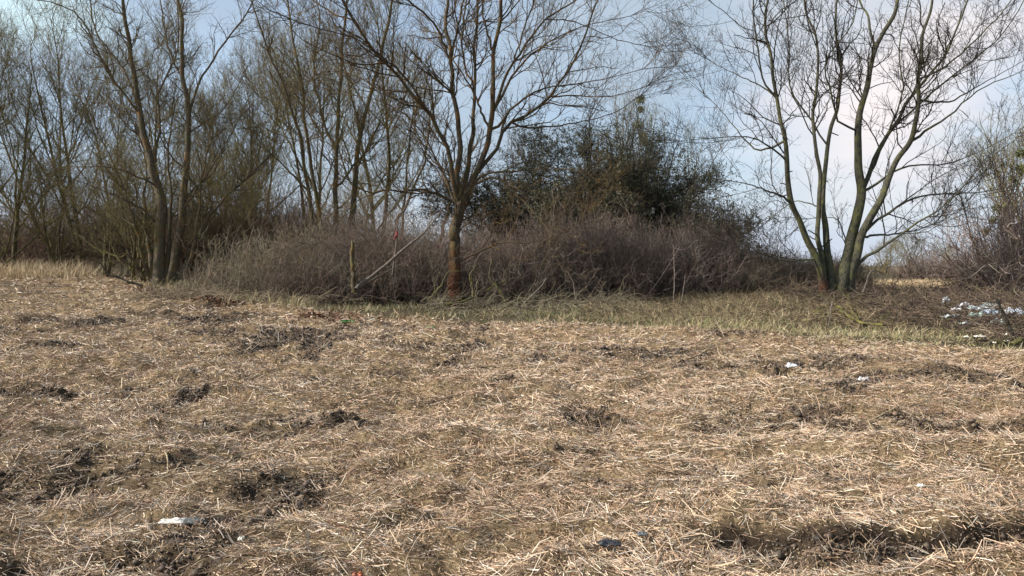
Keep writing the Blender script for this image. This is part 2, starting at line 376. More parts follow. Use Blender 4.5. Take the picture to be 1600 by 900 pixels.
STRAW_C = [(.60, .455, .295), (.48, .345, .215), (.34, .228, .14), (.66, .57, .43), (.19, .125, .08), (.36, .21, .115), (.10, .070, .048), (.37, .33, .26)]
STRAW_W = [26, 27, 20, 13, 11, 5, 6, 7]
def straw_batch(y0, y1, dens, l0, l1, w0, w1, lift, keep_soil=.52):
    xm = y1 * .72 + 2.8
    N = int(2 * xm * (y1 - y0) * dens)
    x = rng.uniform(-xm, xm, N); y = rng.uniform(y0, y1, N)
    k = vis(x, y); x = x[k]; y = y[k]
    s = soil_mask(x, y); f = field_mask(x, y); a, b = rut(x, y)
    s = np.clip(np.maximum(s, np.maximum(sstep(.05, .6, a) * (.30 + .9 * fbm(x * 4, y * 4, 3, 8)), .8 * b)), 0, 1)
    clump = fbm(x * 3.0, y * 3.0, 3, 77)
    pr = f * (1 - (1 - keep_soil) * sstep(.15, .75, s)) * (0.45 + 0.75 * sstep(.35, .65, clump))
    k = rng.random(len(x)) < pr; x = x[k]; y = y[k]; s = s[k]; N = len(x)
    ang = fbm(x * 1.6, y * 2.4, 2, 61) * 14 + np.where(rng.random(N) < .5, rng.normal(0, .35, N), rng.uniform(0, 6.28, N))
    tilt = np.abs(rng.normal(0, .15, N)) + (rng.random(N) < .04 + .10 * s) * rng.uniform(.2, 1.0, N)
    tilt = np.where(rng.random(N) < .55 * rut(x, y)[0], rng.uniform(-1.1, 1.1, N), tilt)
    D = np.stack([np.cos(ang) * np.cos(tilt), np.sin(ang) * np.cos(tilt), np.sin(tilt)], 1)
    L = l0 + (l1 - l0) * rng.random(N) ** 3.8; W = rng.uniform(w0, w1, N)
    z = height(x, y) + rng.random(N) ** 1.5 * lift * (1 - .7 * s) + .002
    P = np.stack([x, y, z], 1) - D * (L / 2)[:, None]; P[:, 2] = np.maximum(P[:, 2], z - .01)
    bend = rng.normal(0, 1, (N, 3)) * (L * .20)[:, None]; bend[:, 2] -= L * .05
    C = pick(N, STRAW_C, STRAW_W)
    warm = fbm(x * .35, y * .35, 3, 15)[:, None]
    brown = (sstep(.42, .66, fbm(x * .8 + 3, y * 1.1, 4, 131)) * rng.uniform(.3, 1.0, len(x)))[:, None]
    C = C * (1 - brown * np.array([.26, .31, .35]))
    C = C * (1 - .55 * s[:, None] * rng.random((N, 1)) ** .5) * (0.86 + .28 * warm) * np.array([.98, .985, 1.05])
    return ribbons(P, D, L, W, bend, C)
def join(parts):
    V = []; Q = []; T = []; o = 0
    for v, q, t in parts:
        V.append(v); Q.append(q + o); T.append(t); o += len(v)
    return np.concatenate(V), np.concatenate(Q), np.concatenate(T)
parts = [straw_batch(1.5, 3.2, 5000, .012, .16, .003, .0055, .035), straw_batch(3.2, 5.5, 9500, .010, .16, .0022, .0052, .035),
         straw_batch(5.5, 8.5, 5600, .014, .17, .003, .0062, .04),
         straw_batch(8.5, 13, 2900, .022, .19, .0045, .0085, .045),
         straw_batch(13, 20, 1050, .035, .22, .007, .013, .05),
         straw_batch(20, 37, 240, .06, .28, .012, .022, .06)]
V_, Q_, T_ = join(parts)
tag(mesh_obj('straw_litter', V_, Q_, M_straw, tint=T_), 'chopped pale straw and reed stalks strewn over the field', 'straw', None, 'stuff')
print('straw', len(Q_))

# ------------------------------------------------------------------ standing grass
def grass(name, label, region, N, h0, h1, w, cols, wts, lean=.35, mask=None, bendf=.5):
    x0, x1, y0, y1 = region
    x = rng.uniform(x0, x1, N); y = rng.uniform(y0, y1, N)
    k = np.ones(N, bool)
    if mask is not None: k = rng.random(N) < mask(x, y)
    x = x[k]; y = y[k]; N = len(x)
    a = rng.uniform(0, 2 * math.pi, N); tl = np.abs(rng.normal(0, lean, N))
    D = np.stack([np.cos(a) * np.sin(tl), np.sin(a) * np.sin(tl), np.cos(tl)], 1)
    cl = fbm(x * 1.3, y * 1.3, 3, 18)
    L = (h0 + (h1 - h0) * rng.random(N) ** 1.6) * (.55 + .9 * cl)
    bd = np.stack([np.cos(a), np.sin(a), -0.5 * np.ones(N)], 1) * (L * bendf * rng.random(N))[:, None]
    C = pick(N, cols, wts)
    V, Q, T = ribbons(np.stack([x, y, height(x, y) - .01], 1), D, L, np.full(N, w) * rng.uniform(.6, 1.3, N), bd, C, K=4, up=True)
    return tag(mesh_obj(name, V, Q, M_grass, tint=T), label, 'grass', None, 'stuff')
DRY = [(.42, .34, .20), (.33, .26, .14), (.50, .43, .28), (.22, .17, .10)]
GRN = [(.13, .17, .05), (.19, .21, .08), (.09, .13, .045)]
edge = lambda x: np.interp(x, EDGE_X, EDGE_Y)
grass('green_grass', 'mixed green and straw coloured rough grass along the foot of the middle thicket', (-9, 7, 18, 28), 80000, .04, .34, .009,
      DRY + GRN + [(.08, .065, .04), (.05, .045, .03)], [6, 6, 4, 5, 2, 2, 3, 4, 3], lean=.95, mask=lambda x, y: sstep(-1.0, .8, y - edge(x)) * (1 - sstep(25.5, 28, y)) * sstep(.34, .60, fbm(x * .9, y * .9, 4, 41)))
grass('tawny_grass', 'tawny tussocky dead grass on the bank left of the right-hand tree', (2.5, 12, 15, 26), 85000, .05, .34, .010,
      DRY + [(.12, .09, .055), (.07, .055, .038), (.20, .21, .08)], [5, 5, 4, 6, 4, 3, 5], lean=1.15, mask=lambda x, y: sstep(.28, .6, fbm(x * 1.0, y * 1.0, 4, 42)) * sstep(-.3, 1.2, y - edge(x)) * (1 - sstep(8.0, 10.5, x)) * 1.0)
grass('short_turf', 'short yellow green turf along the right field edge', (1.5, 16, 9.5, 19), 90000, .03, .17, .008,
      [(.42, .36, .20), (.34, .30, .15), (.25, .25, .11), (.50, .42, .27), (.18, .15, .08)], [6, 5, 3, 6, 4], lean=.8,
      mask=lambda x, y: sstep(-1.6, -.2, y - edge(x)) * (1 - sstep(1.0, 2.6, y - edge(x))) * sstep(1.5, 4, x) * sstep(.3, .55, fbm(x * 1.4, y * 1.4, 4, 48)))
grass('tall_dry_grass', 'tall pale yellow dry grass at the far left behind the field', (-32, -19.5, 34, 42), 26000, .25, 1.15, .014,
      [(.52, .41, .26), (.44, .33, .20), (.62, .52, .36), (.25, .18, .11)], [4, 4, 3, 2], lean=.4, mask=lambda x, y: .25 + .75 * sstep(.35, .65, fbm(x * .7, y * .7, 3, 43)))
grass('bleached_grass', 'thin bleached grass and weed stems around the foot of the left tree', (-21, -6.5, 23, 33), 38000, .08, .5, .012,
      DRY + GRN, [5, 4, 4, 4, 1, 1, 1], mask=lambda x, y: sstep(-2.5, 1.0, y - edge(x)))
grass('meadow_grass', 'sunlit pale meadow grass far beyond the bank at the right', (15, 62, 48, 72), 60000, .25, .6, .03,
      [(.50, .37, .22), (.42, .30, .17), (.58, .45, .29)], [4, 4, 3], lean=.3)

# ------------------------------------------------------------------ branches
def unit(v): return v / (np.linalg.norm(v, axis=-1, keepdims=True) + 1e-9)
def grow(p0, d, L, r0, r1, K, wig, trop, grav=0.0):
    N = len(p0); P = np.zeros((N, K, 3)); P[:, 0] = p0; p = p0.copy(); d = d.copy(); st = (L / (K - 1))[:, None]
    for k in range(1, K):
        d = unit(d + rng.normal(0, wig, (N, 3)) + np.array([0, 0, trop - grav * k / K]))
        p = p + d * st; P[:, k] = p
    t = np.linspace(0, 1, K)[None, :]
    Rr = r0[:, None] * (1 - t) + r1[:, None] * t
    return P, Rr
def spawn(P, Rr, per, t0, t1, a0, a1, Lf, rf, rmax, flat=None):
    """per: children per metre of parent (array or scalar)"""
    N, K, _ = P.shape
    seg = np.linalg.norm(np.diff(P, axis=1), axis=2); PL = seg.sum(1)
    n = rng.poisson(np.maximum(PL * per * (t1 - t0), .01))
    idx = np.repeat(np.arange(N), n); M = len(idx)
    t = rng.uniform(t0, t1, M); f = t * (K - 1); i = np.clip(f.astype(int), 0, K - 2); u = (f - i)[:, None]
    p = P[idx, i] * (1 - u) + P[idx, i + 1] * u
    tg = unit(P[idx, i + 1] - P[idx, i])
    rr = Rr[idx, i] * (1 - u[:, 0]) + Rr[idx, i + 1] * u[:, 0]
    q = rng.normal(size=(M, 3)); q[:, 2] += .25
    q = unit(q - tg * (q * tg).sum(1, keepdims=True))
    a = rng.uniform(a0, a1, M)[:, None]
    d = tg * np.cos(a) + q * np.sin(a)
    L = Lf(t, PL[idx], M)
    return p, d, L, np.minimum(rr * rf, rmax), idx
def tubes(P, Rr, S):
    N, K, _ = P.shape
    tg = np.zeros_like(P); tg[:, 1:-1] = P[:, 2:] - P[:, :-2]; tg[:, 0] = P[:, 1] - P[:, 0]; tg[:, -1] = P[:, -1] - P[:, -2]
    tg = unit(tg)
    mean = unit(P[:, -1] - P[:, 0]); ref = np.where(np.abs(mean[:, 1:2]) < .75, np.array([[0., 1, 0]]), np.array([[1., 0, 0]]))
    n1 = unit(np.cross(tg, ref[:, None, :])); n2 = np.cross(tg, n1)
    ang = np.arange(S) * 2 * math.pi / S
    V = P[:, :, None, :] + Rr[:, :, None, None] * (n1[:, :, None, :] * np.cos(ang)[None, None, :, None] + n2[:, :, None, :] * np.sin(ang)[None, None, :, None])
    b = (np.arange(N) * K * S)[:, None, None]; k = (np.arange(K - 1) * S)[None, :, None]; s = np.arange(S)[None, None, :]; s2 = (s + 1) % S
    q = np.stack([b + k + s, b + k + s2, b + k + S + s2, b + k + S + s], 3).reshape(-1, 4)
    return V.reshape(-1, 3), q
def rough_trunk(P, Rr, S=18, K2=90, amp=.10, flare=.5, seed=0):
    """one trunk with furrowed, knobbly surface and root flare"""
    P2 = resample(P, K2); R2 = np.interp(np.linspace(0, 1, K2), np.linspace(0, 1, len(Rr)), Rr)
    V, q = tubes(P2[None], R2[None], S); V = V.reshape(K2, S, 3)
    h = np.concatenate([[0], np.cumsum(np.linalg.norm(np.diff(P2, axis=0), axis=1))])
    th = np.arange(S) * 2 * math.pi / S
    C, H = np.meshgrid(th, h); cx_, cy_ = np.cos(C), np.sin(C)
    n = fbm(cx_ * 3.2 + seed, cy_ * 3.2 + H * .9, 3, seed) - .5
    n += .8 * (fbm(cx_ * 1.1 + H * 1.7, cy_ * 1.1 + seed * 2., 3, seed + 3) - .5)
    lobes = np.cos(C * 3 + seed) * .5 + np.cos(C * 5 + seed * 2) * .35
    k = 1 + amp * 2.2 * n + flare * np.exp(-np.maximum(H - .25, 0) / .28) * (.55 + .6 * lobes)
    V = P2[:, None, :] + (V - P2[:, None, :]) * k[..., None]
    return V.reshape(-1, 3), q
def cat(parts):
    V = []; Q = []; o = 0
    for v, q in parts: V.append(v); Q.append(q + o); o += len(v)
    return np.concatenate(V), np.concatenate(Q)
def resample(pts, K):
    """Catmull-Rom through pts (n,m) -> (K,m)"""
    pts = np.asarray(pts, float); n = len(pts)
    if n == 2: pts = np.array([pts[0], (pts[0] + pts[1]) / 2, pts[1]]); n = 3
    e = np.concatenate([[2 * pts[0] - pts[1]], pts, [2 * pts[-1] - pts[-2]]])
    out = []
    for i in range(n - 1):
        a, b, c_, d = e[i], e[i + 1], e[i + 2], e[i + 3]
        for t in np.linspace(0, 1, 12, endpoint=False):
            out.append(.5 * (2 * b + (c_ - a) * t + (2 * a - 5 * b + 4 * c_ - d) * t * t + (3 * b - a - 3 * c_ + d) * t ** 3))
    out.append(pts[-1]); out = np.array(out)
    s = np.concatenate([[0], np.cumsum(np.linalg.norm(np.diff(out, axis=0), axis=1))])
    return np.stack([np.interp(np.linspace(0, s[-1], K), s, out[:, k]) for k in range(out.shape[1])], 1)

def crown_levels(P0, R0, dens, lens, radii, trop=.10, t0=.25, wig=.21, ang=(.5, 1.1), upto=3, tipfork=True):
    """fine branching: three levels spawned on the limbs; returns list of (P,R,sides)"""
    out = []
    L1 = lambda t, PL, M: lens[0] * (1.15 - .55 * t) * rng.uniform(.55, 1.25, M)
    p, d, L, r, _ = spawn(P0, R0, dens[0], t0, 1, ang[0], ang[1], L1, .55, radii[0])
    if tipfork:   # every limb end opens into a spray
        n = 4; N = len(P0); tip = np.repeat(P0[:, -1], n, 0); tg = np.repeat(unit(P0[:, -1] - P0[:, -3]), n, 0)
        dd = unit(tg + rng.normal(0, .33, tg.shape)); p = np.concatenate([p, tip]); d = np.concatenate([d, dd])
        L = np.concatenate([L, lens[0] * rng.uniform(.7, 1.3, N * n)]); r = np.concatenate([r, np.repeat(np.minimum(R0[:, -1] * .8, radii[0] * 1.2), n)])
    P1, R1 = grow(p, d, L, r, r * .3 + .002, 7, wig, trop); out.append((P1, R1, 5))
    L2 = lambda t, PL, M: lens[1] * (1.2 - .6 * t) * rng.uniform(.5, 1.3, M)
    p, d, L, r, _ = spawn(P1, R1, dens[1], .12, 1, .45, 1.0, L2, .6, radii[1])
    P2, R2 = grow(p, d, L, r, r * .4 + .001, 5, wig * 1.1, trop); out.append((P2, R2, 3))
    if upto > 2:
        L3 = lambda t, PL, M: lens[2] * rng.uniform(.4, 1.3, M)
        p, d, L, r, _ = spawn(P2, R2, dens[2], .15, 1, .4, 1.1, L3, .7, radii[2])
        r = np.maximum(r, radii[2] * .6)
        P3, R3 = grow(p, d, L, r, r * .6, 4, wig * 1.4, trop * 1.2); out.append((P3, R3, 3))
    return out

def traced_tree(Y0, limbs, label, cat_, mat_trunk, mat_tw, ngroups, dens, lens, radii, seed, name='tree', trop=.10, ext=1.2, group=None, special=None, flare=1.35, depth=1.0, slim=1.0):
    """limbs: list of (parent index or -1, [(px,py)...], width at start px, width at end px, depth change in m, is_trunk)"""
    global rng
    save = rng; rng = np.random.default_rng(seed)
    K = 18; PP = []; RR = []
    for (par, pts, w0, w1, dy, tr) in limbs:
        ya = Y0
        if par >= 0:
            q = PP[par]; best = None
            pr = np.array([[800 + F * (v[0] / (v[1])), 0] for v in q])
            zs = np.array([450 - F * ((v[2] - EYE) / v[1]) - 35 for v in q])
            dd = np.hypot(pr[:, 0] - pts[0][0], zs - pts[0][1]); j = int(np.argmin(dd)); ya = q[j][1]
        s = np.concatenate([[0], np.cumsum(np.hypot(*np.diff(np.array(pts, float), axis=0).T))]); s /= s[-1]
        yy = ya + dy * depth * s ** 1.2
        w = [at(px, py, y) for (px, py), y in zip(pts, yy)]
        if par >= 0: w[0] = PP[par][j]
        w = np.array(w); r0 = w0 / 2 * ya / F; r1 = w1 / 2 * yy[-1] / F
        tt = np.linspace(0, 1, K)
        if par >= 0: r0 = min(r0, RR[par][j] * 1.15)
        rad = (r1 + (r0 - r1) * (1 - tt) ** 1.7) * (.80 if par < 0 else .66) * (1 - .12 * tt) * slim
        if pts[-1][1] <= 5:     # carries on above the picture
            dv = w[-1] - w[-2]; dv /= np.linalg.norm(dv); w = np.vstack([w, w[-1] + dv * ext + np.array([0, 0, .3])]); rad[-3:] *= [.85, .7, .5]
        P = resample(w, K)
        amp = np.minimum(.05, rad) * .6
        P[1:-1] += rng.normal(0, 1, (K - 2, 3)) * amp[1:-1, None]
        if tr and par < 0:
            rad[0] *= 1.05
            P[0, 2] -= .25
        PP.append(P); RR.append(rad)
    PP = np.array(PP); RR = np.array(RR)
    base = np.array([PP[0][0][0], PP[0][0][1], float(base_h(PP[0][0][0], PP[0][0][1]))])
    root = empty(name, base, label, cat_, group)
    crown = []
    for i, lb in enumerate(limbs):
        if lb[5]:
            v, q = rough_trunk(PP[i], RR[i], seed=i * 7 + seed, flare=.55 if lb[0] < 0 else 0)
            mesh_obj('trunk', v, q, (special or {}).get(i, mat_trunk), root, smooth=True)
        else:
            crown.append(i)
    if crown:
        v, q = tubes(PP[crown], RR[crown], 8); mesh_obj('limb', v, q, mat_trunk, root, smooth=True) if False else None
        cp = [(v, q)]
    else: cp = []
    # trunks bear branches only above their clear lower part
    spw = PP.copy(); spr = RR.copy()
    low = np.array([i for i, lb in enumerate(limbs) if lb[5]])
    hi = np.array([i for i, lb in enumerate(limbs) if not lb[5]])
    lv = []
    if len(low): lv += crown_levels(spw[low], spr[low], [d for d in (dens[0], dens[1], dens[2])], lens, radii, trop, .42)
    if len(hi): lv += crown_levels(spw[hi], spr[hi], dens, lens, radii, trop, .15)
    ps, ds, Ls, rs, _ = spawn(PP[low], RR[low], .8, .05, .9, .9, 1.5, lambda t, PL, M: rng.uniform(.12, .5, M), .35, .022)
    PS, RS = grow(ps, ds, Ls, np.maximum(rs, .008), np.maximum(rs, .008) * .7, 4, .2, .05); lv.append((PS, RS, 5))
    big = [tubes(PP[crown], RR[crown], 8)] if crown else []
    if big:
        v, q = cat(big); mesh_obj('branches', v, q, mat_trunk, root, smooth=True)
    v, q = cat([tubes(a, b, s) for a, b, s in lv]); mesh_obj('crown', v, q, mat_tw, root)
    print(label[:30], 'quads', len(q))
    rng = save
    return root, PP, RR

# ---- right-hand tree, many stems, open crown
RT = [
 (-1, [(1290, 466), (1282, 425), (1270, 395), (1255, 368), (1239, 316), (1233, 280), (1227, 233), (1223, 193), (1213, 157), (1208, 107), (1197, 60), (1195, 27), (1200, 0)], 20, 6, -.8, 1),
 (-1, [(1293, 466), (1284, 420), (1277, 361), (1281, 312), (1283, 280), (1277, 247), (1272, 187), (1275, 133), (1277, 67), (1262, 30), (1257, 0)], 15, 5, .8, 1),
 (-1, [(1300, 455), (1296, 410), (1290, 361), (1286, 310), (1287, 263), (1297, 217), (1310, 160), (1317, 117), (1307, 67), (1307, 0)], 19, 5, 1.6, 1),
 (-1, [(1312, 460), (1324, 394), (1337, 345), (1346, 300), (1342, 233), (1343, 187), (1357, 133), (1370, 73), (1393, 33), (1400, 0)], 32, 9, .3, 1),
 (-1, [(1326, 462), (1343, 387), (1359, 345), (1379, 306), (1400, 253), (1427, 213), (1435, 160), (1437, 110), (1442, 60), (1457, 0)], 25, 6, -1.2, 1),
 (0, [(1210, 150), (1193, 127), (1183, 67), (1178, 30), (1177, 0)], 8, 4, -.8, 0),
 (0, [(1236, 312), (1207, 300), (1155, 285), (1120, 280)], 8, 2, -1.0, 0),
 (0, [(1227, 233), (1190, 235), (1163, 217), (1127, 173), (1100, 147)], 8, 2, .8, 0),
 (0, [(1225, 247), (1203, 230), (1180, 217), (1147, 213), (1085, 218)], 7, 2, -.8, 0),
 (0, [(1215, 157), (1203, 143), (1173, 127), (1137, 110), (1113, 97)], 7, 2, .9, 0),
 (5, [(1183, 50), (1157, 40), (1130, 17), (1107, 0)], 5, 2, -.5, 0),
 (0, [(1276, 412), (1233, 408), (1200, 400), (1145, 372)], 6, 2, -1.8, 0),
 (3, [(1346, 300), (1357, 277), (1373, 233), (1393, 200), (1413, 173), (1433, 140), (1480, 77), (1513, 0)], 16, 5, 1.6, 0),
 (3, [(1370, 70), (1357, 33), (1343, 0)], 8, 5, .7, 0),
 (4, [(1427, 213), (1480, 183), (1530, 140), (1600, 110), (1640, 85)], 9, 2, -1.2, 0),
 (4, [(1435, 165), (1480, 160), (1530, 133), (1600, 95)], 8, 2, .9, 0),
 (4, [(1440, 133), (1463, 113), (1497, 87), (1547, 40), (1580, 0)], 8, 3, 1.2, 0),
 (4, [(1335, 440), (1350, 407), (1392, 377), (1425, 355), (1470, 325), (1500, 298), (1530, 262), (1590, 215)], 12, 2, -1.8, 0),
 (4, [(1356, 365), (1392, 329), (1431, 309), (1486, 303), (1535, 300), (1610, 285)], 10, 2, 1.2, 0),
 (4, [(1350, 371), (1392, 366), (1425, 361), (1460, 350)], 8, 3, .6, 0),
 (3, [(1347, 300), (1380, 282), (1413, 260), (1473, 257), (1530, 237), (1585, 208)], 9, 2, -1.3, 0),
 (2, [(1287, 330), (1262, 318), (1240, 315), (1205, 340)], 5, 2, 1.2, 0),
 (3, [(1326, 385), (1310, 345), (1280, 340), (1262, 342)], 6, 2, 1.4, 0),
 (12, [(1393, 200), (1450, 150), (1500, 110), (1560, 60), (1600, 0)], 7, 3, .9, 0),
 (2, [(1297, 217), (1262, 180), (1235, 140), (1232, 70), (1225, 0)], 6, 3, 1.0, 0),
 (3, [(1343, 220), (1312, 190), (1300, 150), (1290, 100), (1330, 40), (1340, 0)], 7, 3, -1.0, 0),
 (12, [(1360, 270), (1385, 215), (1410, 140), (1405, 80), (1420, 0)], 7, 3, 1.5, 0),
]
traced_tree(23.0, RT, 'open bare tree of several greenish trunks fanning from one base at the right', 'tree', M_right, M_right_tw, 0,
            [3.0, 4.8, 4.8], [2.1, .95, .36], [.023, .013, .0078], 101, 'multi_stemmed_tree', special={0: M_right_red}, slim=.80)

# ---- central tree with orange lichen
CT = [
 (-1, [(710, 486), (709, 440), (710, 395), (713, 355), (719, 318)], 26, 25, 0, 1),
 (0, [(712, 330), (708, 286), (702, 247), (688, 205), (674, 180), (647, 150), (622, 119), (574, 69), (547, 22), (535, 0)], 14, 6, -1.8, 0),
 (0, [(716, 330), (717, 260), (717, 200), (708, 144), (705, 92), (699, 50), (699, 0)], 17, 8, .6, 1),
 (0, [(721, 325), (728, 269), (736, 220), (741, 194), (741, 144), (741, 83), (744, 42), (747, 0)], 14, 6, 1.8, 1),
 (0, [(722, 335), (731, 301), (746, 266), (757, 235), (766, 205), (769, 155), (772, 83), (780, 42), (783, 0)], 22, 9, -.6, 1),
 (4, [(740, 283), (757, 257), (777, 230), (797, 194), (844, 167), (880, 122), (905, 80), (925, 20), (935, 0)], 11, 4, 1.8, 0),
 (4, [(764, 215), (780, 195), (805, 165), (845, 140), (890, 132), (950, 122), (1005, 108)], 8, 2, -1.6, 0),
 (4, [(768, 190), (785, 130), (820, 70), (860, 25), (900, 0)], 9, 4, 1.2, 0),
 (4, [(765, 180), (800, 120), (850, 70), (910, 42), (985, 25)], 8, 2, -1.2, 0),
 (1, [(670, 178), (640, 130), (600, 90), (555, 60), (500, 45), (455, 30)], 9, 3, -1.4, 0),
 (1, [(645, 151), (610, 142), (585, 136), (552, 117), (515, 111)], 7, 2, 1.2, 0),
 (2, [(708, 86), (683, 44), (658, 17), (638, 0)], 8, 5, -.8, 0),
 (2, [(709, 92), (716, 42), (724, 0)], 8, 5, .7, 0),
 (4, [(766, 205), (749, 167), (738, 139), (708, 94)], 7, 4, 1.0, 0),
 (4, [(772, 83), (760, 50), (752, 0)], 6, 3, -.6, 0),
 (4, [(733, 288), (757, 272), (792, 269), (827, 266), (860, 262), (905, 268)], 8, 2, -1.6, 0),
 (4, [(735, 284), (760, 279), (783, 283), (807, 304), (827, 324), (853, 353)], 7, 2, -2.2, 0),
 (0, [(712, 320), (682, 302), (653, 296), (625, 299), (601, 295), (581, 301), (561, 292), (529, 272)], 9, 3, -1.6, 0),
 (17, [(601, 295), (565, 310), (540, 333), (518, 364), (495, 382)], 5, 2, -.8, 0),
 (1, [(710, 292), (702, 272), (682, 257), (668, 240), (650, 205)], 6, 3, 1.2, 0),
 (0, [(716, 412), (749, 393), (781, 379), (821, 380), (856, 373), (905, 350)], 6, 2, -1.8, 0),
 (0, [(713, 325), (690, 270), (668, 220), (640, 185), (600, 160), (560, 150)], 8, 2, .8, 0),
 (3, [(741, 150), (725, 100), (722, 50), (728, 0)], 6, 4, 1.2, 0),
 (5, [(797, 194), (830, 200), (880, 195), (950, 180), (1000, 150)], 6, 2, .8, 0),
 (5, [(860, 148), (900, 150), (955, 150), (1010, 135)], 5, 2, -.8, 0),
 (1, [(600, 100), (560, 100), (520, 85), (470, 60), (430, 15)], 6, 2, -1.0, 0),
 (7, [(800, 105), (820, 40), (835, 0)], 6, 4, .6, 0),
 (7, [(850, 30), (900, 35), (960, 60), (1000, 70)], 5, 2, .8, 0),
 (1, [(560, 45), (520, 20), (490, 0)], 6, 4, .6, 0),
]
traced_tree(25.5, CT, 'large spreading bare tree with orange lichen and reddish stripped lower trunk in the middle', 'tree', M_centre, M_centre_tw, 0,
            [2.7, 4.8, 4.8], [2.2, 1.0, .38], [.028, .014, .0078], 202, 'spreading_tree', slim=.92)

# ---- left tree, two main trunks with a skirt of thin stems
LT = [
 (-1, [(250, 440), (250, 368), (255, 332), (240, 266), (220, 194), (210, 118), (199, 51), (194, 0)], 30, 9, 0, 1),
 (-1, [(267, 436), (281, 358), (291, 255), (296, 169), (286, 112), (284, 41), (278, 0)], 24, 8, -.8, 1),
 (1, [(298, 172), (317, 118), (347, 72), (383, 25), (395, 0)], 8, 4, 1.4, 0),
 (0, [(250, 352), (220, 327), (184, 307), (138, 289), (102, 276)], 8, 2, -1.6, 0),
 (0, [(244, 300), (204, 271), (169, 261), (118, 261)], 8, 2, -1.8, 0),
 (0, [(216, 175), (169, 112), (128, 30), (87, 5), (60, 0)], 8, 3, -1.4, 0),
 (0, [(242, 275), (250, 204), (246, 153), (270, 100), (280, 60), (276, 0)], 9, 4, 1.6, 0),
 (1, [(284, 320), (327, 266), (358, 215), (388, 153)], 8, 2, -1.6, 0),
 (1, [(278, 340), (299, 299), (332, 273), (352, 230), (372, 190)], 8, 2, 1.4, 0),
 (0, [(212, 140), (180, 90), (150, 50), (140, 0)], 7, 4, 1.2, 0),
 (1, [(286, 112), (262, 70), (250, 0)], 6, 4, .8, 0),
 (-1, [(236, 440), (222, 400), (210, 350), (196, 300), (170, 240), (150, 200)], 9, 3, -1.2, 0),
 (-1, [(228, 440), (205, 400), (180, 360), (150, 330), (120, 320)], 8, 2, -1.4, 0),
 (-1, [(280, 436), (300, 390), (325, 345), (350, 310), (385, 280)], 14, 4, 1.0, 0),
 (-1, [(285, 437), (300, 400), (310, 340), (315, 280), (330, 220)], 13, 4, -1.0, 0),
 (-1, [(240, 438), (232, 380), (225, 320), (228, 250), (215, 210)], 15, 4, 1.2, 0),
 (-1, [(260, 438), (264, 380), (268, 310), (262, 240), (270, 180)], 13, 4, 1.3, 0),
 (-1, [(222, 438), (210, 410), (190, 392), (165, 380)], 6, 2, -1.2, 0),
 (-1, [(292, 438), (322, 402), (345, 372), (360, 340)], 6, 2, .7, 0),
 (0, [(219, 190), (188, 165), (160, 160), (120, 150)], 6, 2, 1.0, 0),
 (1, [(293, 220), (320, 190), (350, 170), (380, 120)], 6, 2, .8, 0),
 (1, [(289, 280), (265, 240), (240, 190), (230, 130), (240, 80)], 6, 2, -1.2, 0),
]
traced_tree(31.0, LT, 'tall bare tree with two main trunks and a skirt of thin stems at the left', 'tree', M_left, M_left_tw, 0,
            [3.4, 4.8, 4.4], [2.0, .95, .40], [.022, .0115, .0072], 303, 'twin_trunked_tree', slim=.80)

# ---- group behind, left of the centre
G1 = [
 (-1, [(524, 445), (524, 300), (528, 180), (535, 80), (540, 0)], 13, 5, 0, 1),
 (-1, [(540, 446), (552, 320), (558, 241), (572, 172), (586, 122), (600, 60), (612, 0)], 15, 6, 1.0, 1),
 (-1, [(505, 446), (490, 360), (472, 242), (455, 167), (422, 83), (400, 20), (392, 0)], 11, 3, -1.0, 1),
 (-1, [(514, 446), (500, 340), (485, 250), (470, 130), (455, 40), (450, 0)], 11, 4, .8, 1),
 (1, [(556, 260), (590, 200), (625, 160), (650, 120)], 6, 2, 1.2, 0),
 (0, [(526, 230), (500, 170), (490, 110), (500, 40), (495, 0)], 7, 3, 1.4, 0),
 (0, [(524, 300), (560, 250), (595, 215), (610, 160)], 6, 2, -1.4, 0),
 (2, [(480, 300), (445, 260), (415, 230), (395, 190)], 6, 2, -.8, 0),
 (2, [(462, 190), (430, 160), (405, 150)], 5, 2, .8, 0),
 (3, [(492, 290), (455, 230), (430, 170), (425, 120)], 6, 2, 1.2, 0),
]
traced_tree(33.5, G1, 'tall slim bare tree of four upright stems behind the left thicket', 'tree', M_grp, M_grp_tw, 0,
            [3.6, 4.8, 4.0], [2.2, 1.0, .44], [.022, .0115, .0075], 404, 'upright_tree', trop=.16)
G2 = [
 (-1, [(612, 440), (618, 356), (642, 306), (662, 257), (668, 220), (674, 170)], 11, 3, 0, 1),
 (-1, [(622, 440), (628, 380), (632, 300), (638, 240), (645, 180)], 9, 3, 1.0, 1),
 (-1, [(675, 440), (690, 365), (702, 325), (722, 285), (735, 240)], 12, 4, .8, 1),
 (1, [(630, 330), (600, 290), (580, 250), (575, 200)], 6, 2, .8, 0),
 (0, [(640, 310), (668, 296), (692, 280)], 4, 2, .8, 0),
]
traced_tree(32.0, G2, 'smaller bare tree with leaning stems seen behind the middle trunk', 'tree', M_grp, M_grp_tw, 0,
            [3.2, 5.0, 4.0], [1.6, .8, .38], [.02, .011, .0075], 505, 'leaning_tree', trop=.12)

